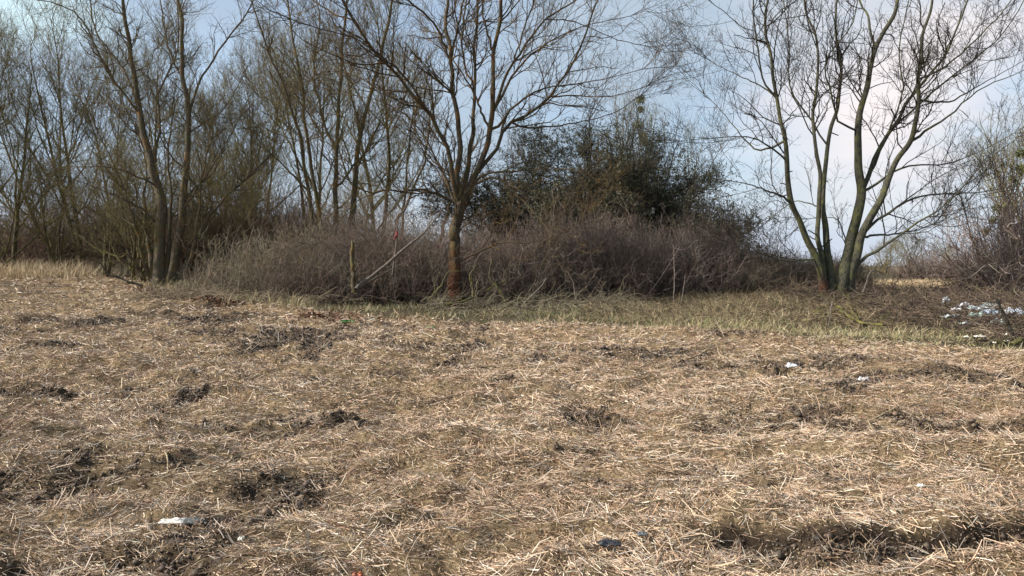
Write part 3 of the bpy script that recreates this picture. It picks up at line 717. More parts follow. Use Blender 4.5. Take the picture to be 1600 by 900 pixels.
# ---- generic bare trees standing further back
def bare_tree(name, x, y, H, r, seed, label, mt, mtw, nl=9, spread=.62, dens=(2.2, 4.0, 3.2), lens=(2.2, 1.0, .5), radii=(.028, .014, .0095), clear=.22, lean=0.0, group=None, multi=1, trop=.16, twist=.1, extra=None, mlean=.16):
    global rng
    save = rng; rng = np.random.default_rng(seed)
    zb = float(base_h(x, y)); root = empty(name, (x, y, zb), label, 'tree', group)
    d = np.tile(np.array([[lean, 0, 1.]]), (multi, 1)) + rng.normal(0, mlean if multi > 1 else .03, (multi, 3)) * [1, 1, 0]
    p0 = np.tile([[x, y, zb - .25]], (multi, 1)) + rng.normal(0, .12 if multi > 1 else 0, (multi, 3)) * [1, 1, 0]
    P0, R0 = grow(p0, unit(d), np.full(multi, H) * rng.uniform(.8, 1, multi), np.full(multi, r), np.full(multi, r * .16), 16, .05, .03)
    R0[:, 0] *= 1.3
    for i in range(multi):
        v, q = tubes(P0[i:i + 1], R0[i:i + 1], 8); mesh_obj('trunk', v, q, mt, root, smooth=True)
    idx = np.repeat(np.arange(multi), nl); M = len(idx)
    t = np.sort(rng.uniform(clear, .95, M)); f = t * 15; i = np.clip(f.astype(int), 0, 14); u = (f - i)[:, None]
    p = P0[idx, i] * (1 - u) + P0[idx, i + 1] * u
    az = np.arange(M) * 2.4 + rng.uniform(0, .8, M); a = rng.uniform(spread * .7, spread * 1.3, M)
    dd = np.stack([np.cos(az) * np.sin(a), np.sin(az) * np.sin(a), np.cos(a)], 1)
    L = H * (.50 * (1.15 - t)) * rng.uniform(.75, 1.25, M) + .6
    rr = R0[idx, i] * .55
    P1, R1 = grow(p, dd, L, rr, rr * .22 + .004, 10, twist, trop * .5)
    tw = [tubes(P1, R1, 6)]
    lv = crown_levels(np.concatenate([P1]), np.concatenate([R1]), dens, lens, radii, trop, .12)
    lv += crown_levels(P0, R0, (dens[0] * 1.0, dens[1], dens[2]), lens, radii, trop, .6)
    v, q = cat(tw + [tubes(a_, b_, s_) for a_, b_, s_ in lv]); mesh_obj('crown', v, q, mtw, root)
    if extra:       # small dark leaves and lichen tufts scattered along the twigs
        allp = np.concatenate([a_.reshape(-1, 3) for a_, b_, s_ in lv[1:3]]); kk = rng.integers(0, len(allp), extra)
        kk = kk[fbm(allp[kk, 0] * 1.3 + 7, allp[kk, 2] * 1.3 + allp[kk, 1], 3, seed) > .42]
        n_ = len(kk); pp = allp[kk] + rng.normal(0, .04, (n_, 3)); dl = unit(rng.normal(size=(n_, 3)))
        V_l, Q_l, T_l = ribbons(pp, dl, rng.uniform(.06, .15, n_), np.full(n_, .042), np.zeros((n_, 3)), pick(n_, [(.06, .062, .032), (.09, .085, .04), (.045, .05, .03), (.11, .085, .045)], [4, 3, 4, 1]), K=3, up=True)
        mesh_obj('foliage', V_l, Q_l, M_leaf, root, tint=T_l)
    print(label[:30], 'quads', len(q))
    rng = save
    return root
def wx(px, Y): return (px - 800) / F * Y
BT = [
 ('slender_tree', 22, 40, 12.0, .17, 1, 'bare tree with a pale grey green trunk nearest the left edge', dict(multi=1)),
 ('slender_tree', 70, 43, 11.0, .15, 2, 'thin bare tree rising from the tall dry grass near the left edge', dict(multi=1)),
 ('slender_tree', 128, 41, 13.5, .16, 3, 'forked bare tree between the tall dry grass and the twin trunked tree', dict(multi=2)),
 ('slender_tree', -50, 38, 13.5, .18, 4, 'bare tree cut off by the left edge whose branches reach into the picture', dict(multi=2)),
 ('slender_tree', 185, 44, 12.5, .14, 5, 'faint bare tree directly behind the left arcs of the twin trunked tree', dict(multi=2)),
 ('slender_tree', 345, 42, 10.0, .12, 6, 'low bushy bare tree right of the twin trunked tree', dict(multi=3)),
 ('slender_tree', 410, 40, 11.5, .13, 7, 'bare tree filling the gap between the twin trunked tree and the upright stems', dict(multi=2)),
 ('slender_tree', 590, 41, 14.5, .18, 8, 'tall bare tree hidden behind the left limbs of the spreading tree', dict(multi=2)),
 ('slender_tree', 480, 45, 15.0, .16, 9, 'tall hazy bare tree behind the four upright stems', dict(multi=2)),
 ('slender_tree', 255, 46, 14.0, .16, 10, 'faint tall bare tree directly behind the twin trunks', dict(multi=2)),
]
for nm, px, Y, H, r, sd_, lb, kw in BT:
    bare_tree(nm, wx(px, Y), Y, H, r * .78, 1000 + sd_, lb, M_far, M_far_tw, nl=10, group='bare trees behind the thicket', **kw)

# ---- dark dense shrubby trees behind the brown thicket
DK = [
 (925, 38, 9.3, .13, 21, 'tallest dark dense bushy tree behind the brown thicket, right of the spreading tree', .75, 4),
 (866, 36, 8.3, .11, 22, 'dark twiggy tree just left of the tallest dark bushy tree', .8, 4),
 (1000, 36, 7.6, .12, 23, 'dark rounded bushy tree below the mistletoe tree', .9, 5),
 (1052, 35, 5.5, .11, 24, 'dark bushy tree sloping down right of the mistletoe tree', 1.1, 5),
 (1092, 34, 3.6, .09, 25, 'lowest dark bush at the right end of the dark clump', 1.2, 5),
 (830, 40, 5.6, .09, 26, 'thin dark bush seen between the middle trunk and the dark clump', .7, 4),
 (968, 34.5, 5.6, .10, 27, 'broad dark bush in front of the dark clump, directly above the brown dome', 1.1, 5),
 (880, 34, 4.8, .10, 28, 'low dark bush in front of the dark clump nearer the middle trunk', 1.0, 5),
]
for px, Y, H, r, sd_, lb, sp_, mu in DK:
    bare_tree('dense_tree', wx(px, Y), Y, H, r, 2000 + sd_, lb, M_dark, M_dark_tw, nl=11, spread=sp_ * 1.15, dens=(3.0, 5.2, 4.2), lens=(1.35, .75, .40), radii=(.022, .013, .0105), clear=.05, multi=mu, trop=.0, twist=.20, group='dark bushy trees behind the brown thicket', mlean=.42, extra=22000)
# olive brown understorey shrubs on the left
US = [(-20, 39, 6.0, 31, 'olive brown bushy shrub at the left edge'),
      (95, 40, 5.5, 32, 'olive brown bushy shrub right behind the tall dry grass'),
      (165, 36, 5.8, 33, 'mossy bushy shrub touching the left side of the twin trunked tree'),
      (215, 34, 5.0, 34, 'mossy low shrub at the foot of the twin trunked tree'),
      (325, 35, 5.6, 35, 'brown bushy shrub against the right side of the twin trunked tree'),
      (385, 38, 5.8, 36, 'rusty bushy shrub in the gap right of the twin trunked tree'),
      (565, 38, 5.0, 38, 'brown bushy shrub behind the leaning log')]
for px, Y, H, sd_, lb in US:
    bare_tree('bushy_shrub', wx(px, Y), Y, H, .07, 2500 + sd_, lb, M_far, M_far_tw, nl=6, spread=.7, dens=(2.0, 3.8, 2.8), lens=(1.3, .75, .40), radii=(.022, .012, .009), clear=.08, multi=6, trop=.08, twist=.16, group='bushy shrubs under the left trees', mlean=.34)

def leaf_ball(cx, r, n, size, cols):
    v = rng.normal(size=(n, 3)); v = unit(v) * (r * rng.random((n, 1)) ** .45) + cx
    d = unit(rng.normal(size=(n, 3)) + unit(v - cx) * .6)
    return ribbons(v, d, np.full(n, size) * rng.uniform(.6, 1.3, n), np.full(n, size * .42), np.zeros((n, 3)), pick(n, cols, [1] * len(cols)), K=3, up=True)
MIST = [(.10, .12, .04), (.15, .16, .055), (.07, .085, .03)]
def mistletoe(root, blobs, Y):
    for (px, py, rp) in blobs:
        r_ = rp * Y / F
        V, Q, T = leaf_ball(at(px, py, Y), r_, int(420 * (r_ / .4) ** 2) + 120, .11, MIST)
        mesh_obj('mistletoe', V, Q, M_leaf, root, tint=T)
pop = bare_tree('slender_tree', wx(1003, 50), 50, 12.4, .09, 3001, 'thin upright tree with hanging mistletoe balls rising above the dark clump', M_far, M_far_tw, nl=9, spread=.2, dens=(.7, 1.6, 1.3), lens=(1.4, .8, .5), radii=(.018, .013, .011), clear=.45, multi=4, mlean=.10, trop=.3)
mistletoe(pop, [(1001, 156, 7), (1001, 171, 5), (997, 196, 9), (1004, 212, 8), (1008, 222, 6)], 50)

# ---- shrub with pale stems and mistletoe at the right edge
rsh = bare_tree('mistletoe_tree', wx(1600, 30), 30, 6.2, .11, 3100, 'bare shrubby tree with dark mistletoe clumps cut by the right edge', M_far, M_far_tw, nl=10, spread=.55, dens=(1.4, 2.8, 2.2), lens=(1.6, .8, .4), radii=(.02, .012, .008), clear=.12, multi=4, trop=.16)
mistletoe(rsh, [(1562, 326, 9), (1568, 346, 6), (1551, 345, 4), (1540, 362, 6), (1597, 265, 7), (1582, 280, 4), (1595, 240, 6)], 29.5)
# ---- distant trees and scrub
for k, (px, Y, H, lb) in enumerate([(1425, 125, 6.5, 'rounded hazy tree on the horizon right of the fanning trunks'),
                                 (1385, 120, 4.6, 'low hazy bush on the horizon just right of the fanning trunks'),
                                 (1480, 130, 4.6, 'low hazy tree on the horizon nearer the right edge shrub')]):
    bare_tree('distant_tree', wx(px, Y), Y, H, .14, 3300 + k, lb, M_far, M_far_tw, nl=12, spread=1.0, dens=(1.6, 2.0, 1.3), lens=(1.8, 1.0, .7), radii=(.05, .035, .028), clear=.08, multi=3, trop=.06, group='distant trees on the horizon')

# ------------------------------------------------------------------ thickets
def thicket(name, label, top, xr, yr, N, cols, wts, sub=7, r=.006, lean=.35, curve=.3, csize=30, fan=.8, hs=1.12):
    """many shrubs grown together: shoots fan out of shared stools; top(px) = pixel height of the crest"""
    nc = max(4, N // csize)
    cx = rng.uniform(xr[0], xr[1], nc); cy = rng.uniform(yr[0], yr[1], nc); ch = rng.uniform(.58, 1.12, nc); ct = rng.uniform(.72, 1.22, (nc, 1)) * rng.uniform(.94, 1.06, (nc, 3))
    k = rng.integers(0, nc, N); fa = rng.uniform(0, 2 * math.pi, N); fr = np.abs(rng.normal(0, 1, N))
    x = cx[k] + np.cos(fa) * fr * .16; y = cy[k] + np.sin(fa) * fr * .16
    ym = (yr[0] + yr[1]) / 2
    px = 800 + F * x / y
    H = np.maximum(.3, (415 - top(px)) * y / F + EYE - base_h(x, y))
    dome = 1 - .40 * np.clip(np.abs(y - ym) / ((yr[1] - yr[0]) / 2), 0, 1) ** 2.5
    H = H * hs * dome * ch[k] * np.where(rng.random(N) < .12, rng.uniform(1.0, 1.38, N), rng.uniform(.5, 1.05, N)) * (.84 + .32 * fbm(x * .5, y * .5, 2, 66))
    zb = base_h(x, y)
    tl = np.minimum(fr * fan * .55 + np.abs(rng.normal(0, .10, N)), 1.25)
    d = np.stack([np.cos(fa) * np.sin(tl), np.sin(fa) * np.sin(tl), np.cos(tl)], 1)
    P0, R0 = grow(np.stack([x, y, zb - .05], 1), d, H * (1 + .25 * tl), np.full(N, r * 1.6), np.full(N, r * .7), 7, curve * .55, .03)
    p, dd, L, rr, i0 = spawn(P0, R0, sub / 1.5, .12, 1, .4, 1.4, lambda t, PL, M: .5 * rng.uniform(.4, 1.4, M), 1.0, r)
    P1, R1 = grow(p, dd, L, np.full(len(L), r * .8), np.full(len(L), r * .5), 4, .38, .05)
    v0, q0 = tubes(P0, R0, 3); v1, q1 = tubes(P1, R1, 3)
    C0 = np.repeat(pick(N, cols, wts, .25) * ct[k], 21, 0); C1 = np.repeat(pick(len(L), cols, wts, .25) * ct[k][i0], 12, 0)
    v, q = cat([(v0, q0), (v1, q1)])
    print(name, 'quads', len(q))
    o = mesh_obj(name, v, q, M_thick, tint=np.concatenate([C0, C1]))
    return tag(o, label, 'thicket', None, 'stuff')
BR = [(.15, .112, .09), (.215, .165, .135), (.09, .068, .055), (.31, .255, .215)]
GB = [(.12, .10, .075), (.085, .072, .055), (.16, .13, .10), (.19, .16, .12)]
topA = lambda px: np.interp(px, [740, 800, 850, 900, 960, 1040, 1090, 1120, 1160, 1200], [388, 380, 368, 355, 349, 356, 370, 382, 396, 408])
thicket('bramble_thicket', 'dense reddish brown leafless thicket forming a rounded dome right of the middle trunk', topA, (-1.6, 9.5), (25.6, 31), 8400, BR, [4, 4, 3, 2], 9)
topB = lambda px: np.interp(px, [320, 400, 480, 560, 620, 700, 760], [440, 415, 388, 366, 360, 368, 382])
thicket('bramble_thicket', 'grey brown leafless thicket left of the middle trunk', topB, (-8.2, -1.2), (25.8, 31.5), 6600, GB[:3] + BR[:2], [3, 3, 3, 4, 3], 9)
topW = lambda px: np.interp(px, [300, 350, 420, 500, 580], [385, 352, 345, 352, 375])
thicket('weed_stems', 'sparse upright grey stems and saplings between the twin trunked tree and the leaning log', topW, (-11.6, -5.5), (26.5, 32), 1300, [(.16, .13, .10), (.22, .18, .13), (.12, .095, .07), (.30, .25, .18)], [4, 4, 3, 2], 7, r=.0062, fan=.22, hs=1.0, csize=4)
topC = lambda px: np.interp(px, [1120, 1160, 1200, 1260, 1300, 1330], [392, 398, 404, 408, 412, 418])
thicket('bramble_thicket', 'low olive grey thicket between the brown dome and the fanning trunks', topC, (7.2, 12.5), (25.5, 29), 3400, GB, [4, 4, 3, 1], 9)
topD = lambda px: np.interp(px, [-60, 60, 150, 250, 330, 420], [330, 322, 318, 322, 330, 340])
thicket('bramble_thicket', 'dark red brown undergrowth behind the tall dry grass and left tree', topD, (-34, -12), (42.5, 47), 6000, [(.17, .115, .09), (.22, .15, .12), (.13, .10, .075), (.25, .21, .14)], [4, 4, 3, 2], 7, r=.010)
topE = lambda px: np.interp(px, [300, 340, 380, 440, 520, 600], [340, 318, 305, 312, 335, 350])
thicket('bramble_thicket', 'tall thin rusty undergrowth just right of the left tree', topE, (-17.5, -6.5), (36, 40), 3400, [(.15, .10, .075), (.19, .13, .09), (.11, .085, .06)], [4, 3, 3], 8, r=.009)
topF = lambda px: np.interp(px, [1300, 1380, 1420, 1480, 1560, 1700], [408, 402, 398, 405, 402, 398])
thicket('distant_scrub', 'hazy brown band of scrub far beyond the pale meadow at the right', topF, (45, 92), (76, 92), 9000, [(.17, .125, .105), (.14, .11, .09), (.20, .16, .13)], [4, 3, 3], 6, r=.022)
topG = lambda px: np.interp(px, [1500, 1530, 1560, 1600, 1700], [395, 325, 285, 262, 255])
thicket('pale_stem_thicket', 'tangled thicket of pale arching stems at the right edge', topG, (15.4, 20), (23.5, 27), 700, [(.46, .37, .32), (.32, .24, .20), (.22, .16, .135), (.14, .10, .085)], [3, 3, 4, 4], 6, r=.0085, lean=.35, curve=.5)

# far hedge line so the land closes behind the trees
topH = lambda px: np.interp(px, [-200, 1100, 1250, 1350, 1700], [396, 396, 404, 409, 408])
thicket('distant_scrub', 'low distant hedge line on the horizon behind the thickets', topH, (-115, 150), (140, 150), 9000, [(.15, .13, .11), (.12, .105, .09)], [1, 1], 3, r=.05)

# ------------------------------------------------------------------ low brush and litter on the right bank
def brush(name, label, region, N, L0, L1, r, cols, wts, lift=.25, mask=None):
    x = rng.uniform(region[0], region[1], N); y = rng.uniform(region[2], region[3], N)
    if mask is not None:
        k = rng.random(N) < mask(x, y); x = x[k]; y = y[k]; N = len(x)
    a = rng.uniform(0, 2 * math.pi, N); tl = rng.uniform(-.1, .75, N) ** 1
    d = np.stack([np.cos(a) * np.cos(tl), np.sin(a) * np.cos(tl), np.sin(tl)], 1)
    L = rng.uniform(L0, L1, N)
    P, Rr = grow(np.stack([x, y, height(x, y) + rng.random(N) * lift], 1), d, L, np.full(N, r), np.full(N, r * .6), 6, .22, -.10)
    zz = height(P[..., 0], P[..., 1]); P[..., 2] = np.maximum(P[..., 2], zz + .01)
    v, q = tubes(P, Rr, 3)
    return tag(mesh_obj(name, v, q, M_thick, tint=np.repeat(pick(N, cols, wts, .25), 18, 0)), label, 'brush', None, 'stuff')
RB = [(.10, .070, .055), (.16, .118, .088), (.055, .042, .035), (.26, .20, .14), (.15, .13, .075)]
brush('cut_brush', 'dark red brown heap of dead stems on the right bank', (8.5, 20, 14.5, 25.5), 17000,   .2, .9, .0065, RB, [4, 4, 5, 2, 2], .24,
      mask=lambda x, y: sstep(.8, 2.6, y - edge(x)) * sstep(8.8, 10.2, x + .15 * (y - 15)))
brush('dead_stems', 'tangled tawny brown dead stems on the bank left of the fanning trunks', (2.0, 9.5, 17.5, 26), 7000, .15, .6, .0055, [(.26, .20, .12), (.17, .125, .08), (.10, .075, .05), (.34, .27, .17), (.06, .045, .034)], [4, 5, 5, 2, 4], .16,
      mask=lambda x, y: sstep(1.0, 2.6, y - edge(x)))
brush('dead_stems', 'grey dead stems and fallen twigs in front of the middle trunk', (-2.8, 3.8, 21.5, 26.5), 1300, .3, 1.2, .0065, [(.20, .17, .11), (.15, .12, .09), (.26, .23, .15), (.10, .08, .06)], [4, 4, 3, 3], .4)
brush('dead_stems', 'thin pale weed stems in the grass right of the left tree', (-13, -5, 24.5, 28), 1800, .3, .9, .0065, [(.24, .19, .13), (.16, .12, .09), (.30, .25, .17)], [4, 4, 3], .3)

# reddish leaf litter band along the left field edge
def chips(region, N, size, cols, mask):
    x = rng.uniform(region[0], region[1], N); y = rng.uniform(region[2], region[3], N)
    k = rng.random(N) < mask(x, y); x = x[k]; y = y[k]; N = len(x)
    d = unit(rng.normal(size=(N, 3)) * [1, 1, .35])
    L = rng.uniform(.5, 1.5, N) * size
    return ribbons(np.stack([x, y, height(x, y) + .01 + rng.random(N) * .03], 1), d, L, L * .6, np.zeros((N, 3)), pick(N, cols, [1] * len(cols), .3), K=2)
red_mask = lambda x, y: np.exp(-((y - (edge(x) - 1.4)) / .9) ** 2) * sstep(.42, .6, fbm(x * .4, y * .4, 3, 123)) + .0
V, Q, T = chips((-16, -3.5, 17, 30), 42000, .09, [(.13, .06, .03), (.09, .045, .026), (.19, .09, .045)], red_mask)
tag(mesh_obj('leaf_litter', V, Q, M_leaf, tint=T), 'rusty leaf and bark litter along the field edge at the left', 'litter', None, 'stuff')
# crumbs of soil over the dark patches
x = rng.uniform(-12, 12, 700000); y = 3.2 + 17 * rng.random(700000) ** 1.7
k = vis(x, y); x = x[k]; y = y[k]; s = soil_mask(x, y); a_, b_ = rut(x, y); s = np.maximum(s, np.maximum(a_, b_)) * field_mask(x, y)
k = rng.random(len(x)) < sstep(.25, .8, s); x = x[k]; y = y[k]; N = len(x)
sz = rng.uniform(.004, .016, N) * (.6 + y / 12) + (rng.random(N) < .03) * rng.uniform(.01, .03, N)
ctr = np.stack([x, y, height(x, y) + sz * .2], 1)
oct_ = np.array([[1, 0, 0], [0, 1, 0], [-1, 0, 0], [0, -1, 0], [0, 0, .8], [0, 0, -.8]])
Vc = ctr[:, None, :] + oct_[None] * sz[:, None, None] * rng.uniform(.6, 1.3, (N, 6, 1))
tri = np.array([[0, 1, 4], [1, 2, 4], [2, 3, 4], [3, 0, 4], [1, 0, 5], [2, 1, 5], [3, 2, 5], [0, 3, 5]])
Tc = (np.arange(N) * 6)[:, None, None] + tri[None]
tag(mesh_obj('soil_crumbs', Vc.reshape(-1, 3), None, M_leaf, T=Tc.reshape(-1, 3), tint=np.repeat(pick(N, [(.065, .047, .035), (.10, .074, .054), (.04, .03, .023), (.17, .125, .08)], [3, 3, 2, 2]), 6, 0)),
    'dark crumbs of turned soil between the straw', 'soil', None, 'stuff')
print('crumbs', N)

# ------------------------------------------------------------------ fallen and leaning wood
def pole(name, pts, Y, w0, w1, mat, label, cat_, twigs=0, dy=0.0, K=16, parent=None, group=None, seed=0, side=8, tl=.5, jit=.4, lie=False):
    """a traced stick: pts in photo pixels, Y start depth, dy depth change"""
    global rng
    save = rng; rng = np.random.default_rng(7000 + seed)
    ys = Y + dy * np.linspace(0, 1, len(pts))
    w = np.array([at(p[0], p[1], yy) for p, yy in zip(pts, ys)])
    if lie:
        w = []
        for p in pts:
            yy = np.arange(4, 45, .03); q = np.stack([at(p[0], p[1], v) for v in yy]); hh = height(q[:, 0], q[:, 1])
            k = int(np.argmax(q[:, 2] <= hh + .03)); w.append(q[k])
        w = np.array(w); Y = w[0, 1]
        if name == 'mossy_limb': w[:, 2] += .14; w[:, 1] -= .1
    P = resample(w, K)
    rad = np.linspace(w0, w1, K) / 2 * Y / F
    P[1:-1] += rng.normal(0, 1, (K - 2, 3)) * rad[1:-1, None] * jit
    if lie: P[:, 2] = np.maximum(P[:, 2], height(P[:, 0], P[:, 1]) + rad * .8 + .015)
    org = P[0].copy()
    parts_ = [tubes(P[None], rad[None], side)]
    if twigs:
        p, d, L, r, _ = spawn(P[None], rad[None], twigs, .15, 1, .4, 1.1, lambda t, PL, M: tl * rng.uniform(.4, 1.4, M), .5, .02)
        P1, R1 = grow(p, d, L, np.maximum(r, .006), np.full(len(L), .004), 6, .2, .03); parts_.append(tubes(P1, R1, 4))
        p, d, L, r, _ = spawn(P1, R1, 3.5, .2, 1, .4, 1.1, lambda t, PL, M: tl * .5 * rng.uniform(.4, 1.4, M), .7, .007)
        P2, R2 = grow(p, d, L, np.maximum(r, .005), np.full(len(L), .0035), 4, .2, .03); parts_.append(tubes(P2, R2, 3))
    v, q = cat(parts_)
    o = mesh_obj(name, v, q, mat, origin=org, smooth=True); rng = save
    return tag(o, label, cat_, group)
pole('leaning_log', [(556, 452), (566, 441), (590, 425), (636, 385), (665, 361), (694, 324)], 24.5, 6.5, 1.6, M_pale, 'long pale dead log leaning up to the right from the stump', 'log', twigs=.8, dy=1.0, seed=1, tl=.7, jit=.12)
# stump of a broken trunk
pole('broken_stump', [(553, 456), (552, 430), (550, 400), (551, 378)], 24.6, 8, 5, M_grp, 'thin broken upright stump beside the foot of the leaning log', 'stump', seed=2, twigs=1.2, tl=.3)
pole('bare_pole', [(613, 430), (617, 400), (620, 372), (621, 345)], 25.4, 3.4, 2.0, M_pale, 'thin pale pole standing in the thicket left of the middle trunk', 'pole', seed=3)
pole('fallen_branch', [(655, 492), (690, 478), (720, 472), (748, 460), (790, 438)], 23.0, 4, 1.6, M_mossy, 'curved pale mossy branch lying in front of the middle trunk', 'branch', twigs=2.2, dy=.8, seed=4, tl=.8)
pole('fallen_branch', [(742, 478), (738, 452), (735, 430), (745, 415)], 23.6, 5, 2.5, M_mossy, 'short upright forked branch just right of the middle trunk', 'branch', twigs=3, seed=5, tl=.6)
pole('fallen_branch', [(790, 470), (778, 448), (765, 430), (768, 405)], 23.4, 5, 2, M_mossy, 'bent greenish branch sticking up right of the forked one', 'branch', twigs=3, seed=6, tl=.6)
pole('fallen_branch', [(808, 490), (825, 468), (845, 448), (854, 434)], 23.0, 3, 1.5, M_pale, 'straight bleached stick slanting up in front of the brown thicket', 'branch', seed=7, twigs=.6, tl=.3)
pole('fallen_branch', [(668, 470), (690, 445), (700, 425), (718, 424)], 23.2, 2.6, 1.3, M_mossy, 'thin arching branch left of the stripped red trunk base', 'branch', twigs=2, seed=8, tl=.5)
pole('mossy_limb', [(1281, 467), (1300, 480), (1313, 494), (1332, 507), (1350, 515), (1376, 517)], 19.6, 7.5, 2.5, M_mossy2, 'yellow mossy fallen limb curving right below the fanning trunks', 'branch', twigs=1.6, dy=-1.2, lie=True, seed=9, tl=.4)
pole('mossy_limb', [(1323, 468), (1323, 480), (1328, 492), (1338, 508)], 19.6, 5, 2.5, M_mossy2, 'short curved mossy limb crossing right of the long one', 'branch', dy=-.8, lie=True, seed=10, twigs=1.2, tl=.3)
pole('mossy_limb', [(1300, 481), (1282, 488), (1272, 494), (1264, 500)], 19.2, 3.5, 1.6, M_mossy2, 'thin mossy limb pointing left under the fanning trunks', 'branch', dy=-.4, lie=True, seed=11, twigs=2, tl=.3)
pole('upright_stick', [(1301, 470), (1298, 490), (1296, 505), (1295, 524)], 17.5, 2.4, 1.8, M_pale, 'pale stick standing upright in front of the mossy limb', 'stick', seed=12, jit=.8)
pole('bent_stick', [(1388, 456), (1394, 475), (1406, 490), (1420, 502)], 19.5, 2.4, 1.5, M_pale, 'pale bent stick lying on the dark brush heap', 'stick', lie=True, seed=13)
pole('bent_stick', [(1347, 458), (1355, 440), (1357, 430), (1367, 418), (1380, 405)], 22.0, 3.4, 1.6, M_pale, 'crooked pale stick just right of the fanning trunks', 'stick', seed=14, twigs=1.2, tl=.3)
pole('dry_reed', [(1053, 472), (1054, 430), (1052, 381)], 23.5, 1.8, 1.3, M_stem, 'tall straw coloured reed stalk with a broken tip before the brown thicket', 'reed', seed=15)
pole('dry_reed', [(1065, 470), (1069, 445), (1071, 429)], 23.5, 1.5, 1.0, M_stem, 'shorter reed stalk right of the tall one', 'reed', seed=16)
pole('dry_reed', [(900, 468), (895, 440), (886, 424)], 23.6, 1.8, 1.0, M_stem, 'curved pale weed stalk left of the tall reed', 'reed', seed=17)
pole('fallen_branch', [(222, 446), (205, 442), (185, 433), (168, 427), (156, 410)], 29.0, 4, 1.6, M_dark, 'dark crooked branch lying at the left foot of the twin trunks', 'branch', seed=18, twigs=1.2, tl=.4)
pole('fallen_branch', [(1595, 530), (1575, 540), (1555, 532), (1530, 540), (1490, 538)], 14.5, 9, 3, M_mossy, 'thick mossy branch lying below the plastic litter at the right edge', 'branch', seed=19, twigs=1.5, tl=.4)
pole('fallen_branch', [(1582, 540), (1578, 515), (1565, 485), (1556, 466)], 14.8, 7, 3.5, M_dark, 'dark upright branch rising through the plastic litter', 'branch', seed=20, twigs=1.5, tl=.4)
for k, (a_, b_, w_, lb) in enumerate([([(1545, 470), (1560, 420), (1572, 380), (1574, 350)], 25, 3, 'bleached forked stem in front of the right edge thicket'),
                                    ([(1530, 462), (1545, 440), (1560, 425), (1575, 395)], 24.5, 3, 'bleached slanting stem low in the right edge thicket'),
                                    ([(1590, 470), (1588, 420), (1598, 380), (1602, 345)], 24.5, 3, 'bleached upright stem nearest the right edge'),
                                    ([(1532, 440), (1522, 390), (1505, 320), (1492, 290)], 27, 2.6, 'slim dark stem leaning left out of the right edge thicket')]):
    pole('shrub_stem', a_, b_, w_, 1.6, M_stem if k < 3 else M_dark, lb, 'stem', seed=30 + k, twigs=1.2, tl=.5)

for k, (a_, w_, lb) in enumerate([([(1357, 660), (1378, 648), (1401, 636)], 3.2, 'long pale stalk pointing up to the right in the right half of the field'),
                               ([(1356, 657), (1366, 675), (1378, 690)], 2.4, 'pale stalk crossing below the long one in the right half of the field'),
                               ([(906, 848), (920, 866), (936, 880)], 4.5, 'bleached stalk at the bottom edge just left of the black plastic scrap'),
                               ([(398, 884), (440, 858), (475, 832)], 4.0, 'long pale stalk lying diagonally at the bottom left of the field'),
                               ([(258, 705), (262, 720), (262, 742)], 3.0, 'short upright looking stalk in the left part of the field')]):
    pole('reed_stalk', a_, 8, w_, w_ * .6, M_stalk, lb, 'stalk', lie=True, seed=50 + k, jit=.05, side=6)

# ------------------------------------------------------------------ small litter
def plain(name, c_, rough=.5, spec=.4, var=.15, bumpy=None):
    m, n, l, b = new_mat(name, rough, spec)
    tcx = n.new('ShaderNodeTexCoord'); q = noise(n, l, tcx.outputs['Object'], 14, 4, .6)
    r = ramp(n, [(.3, tuple(v * (1 - var * 2) for v in c_)), (.7, c_)]); l.new(q.outputs['Fac'], r.inputs[0]); l.new(r.outputs[0], b.inputs['Base Color'])
    return m
def crumple(name, px, py, wpx, hpx, c_, label, cat_, group=None, lift=.02, n=12, Y=None, height_m=None, seed=0):
    """crumpled sheet lying on the ground, thickness given by folding it over itself"""
    global rng
    save = rng; rng = np.random.default_rng(8000 + seed)
    p = ground_at(px, py) if Y is None else at(px, py, Y)
    sx = wpx * p[1] / F / 2; sy = max(sx * .55, .02)
    hz = (hpx * p[1] / F if height_m is None else height_m) * (1.0 if name == 'plastic_bag' else 1); n = 20 if name == 'plastic_bag' else n
    u, v = np.meshgrid(np.linspace(-1, 1, n), np.linspace(-1, 1, n))
    rr = 1 + .25 * (vnoise(np.arctan2(v, u) * 1.3 + seed, u * 0 + seed, 4) - .5)
    X = u * sx * rr + rng.normal(0, sx * .05, u.shape); Yy = v * sy * rr + rng.normal(0, sy * .06, u.shape)
    Z = hz * (fbm(u * 2.2 + seed * 3.1, v * 2.2 + 7, 3, 5) * 1.6 - .35) * (1 - .6 * np.maximum(np.abs(u), np.abs(v)) ** 3)
    g0 = float(height(np.array([p[0]]), np.array([p[1]]))[0]) if Y is None else p[2]
    top = np.stack([X.ravel(), Yy.ravel(), np.maximum(Z, .004).ravel() + lift], 1)
    bot = top * [1, 1, 1] - [0, 0, .006]
    i, j = np.meshgrid(np.arange(n - 1), np.arange(n - 1)); k = (j * n + i).ravel()
    q = np.stack([k, k + 1, k + 1 + n, k + n], 1); q2 = q[:, ::-1] + n * n
    ring = np.concatenate([np.arange(n), np.arange(1, n) * n + n - 1, (n - 1) * n + np.arange(n - 2, -1, -1), np.arange(n - 2, 0, -1) * n])
    r2 = np.roll(ring, -1); q3 = np.stack([r2, ring, ring + n * n, r2 + n * n], 1)
    o = mesh_obj(name, np.concatenate([top, bot]) + [p[0], p[1], g0], np.concatenate([q, q2, q3]), plain(name + '_mat', c_, .45, .4), origin=np.array([p[0], p[1], g0]))
    rng = save
    return tag(o, label, cat_, group)
crumple('paper_scrap', 272, 818, 36, 10, (.62, .60, .55), 'flattened white paper scrap in the straw at the lower left', 'scrap', lift=.035, seed=1)
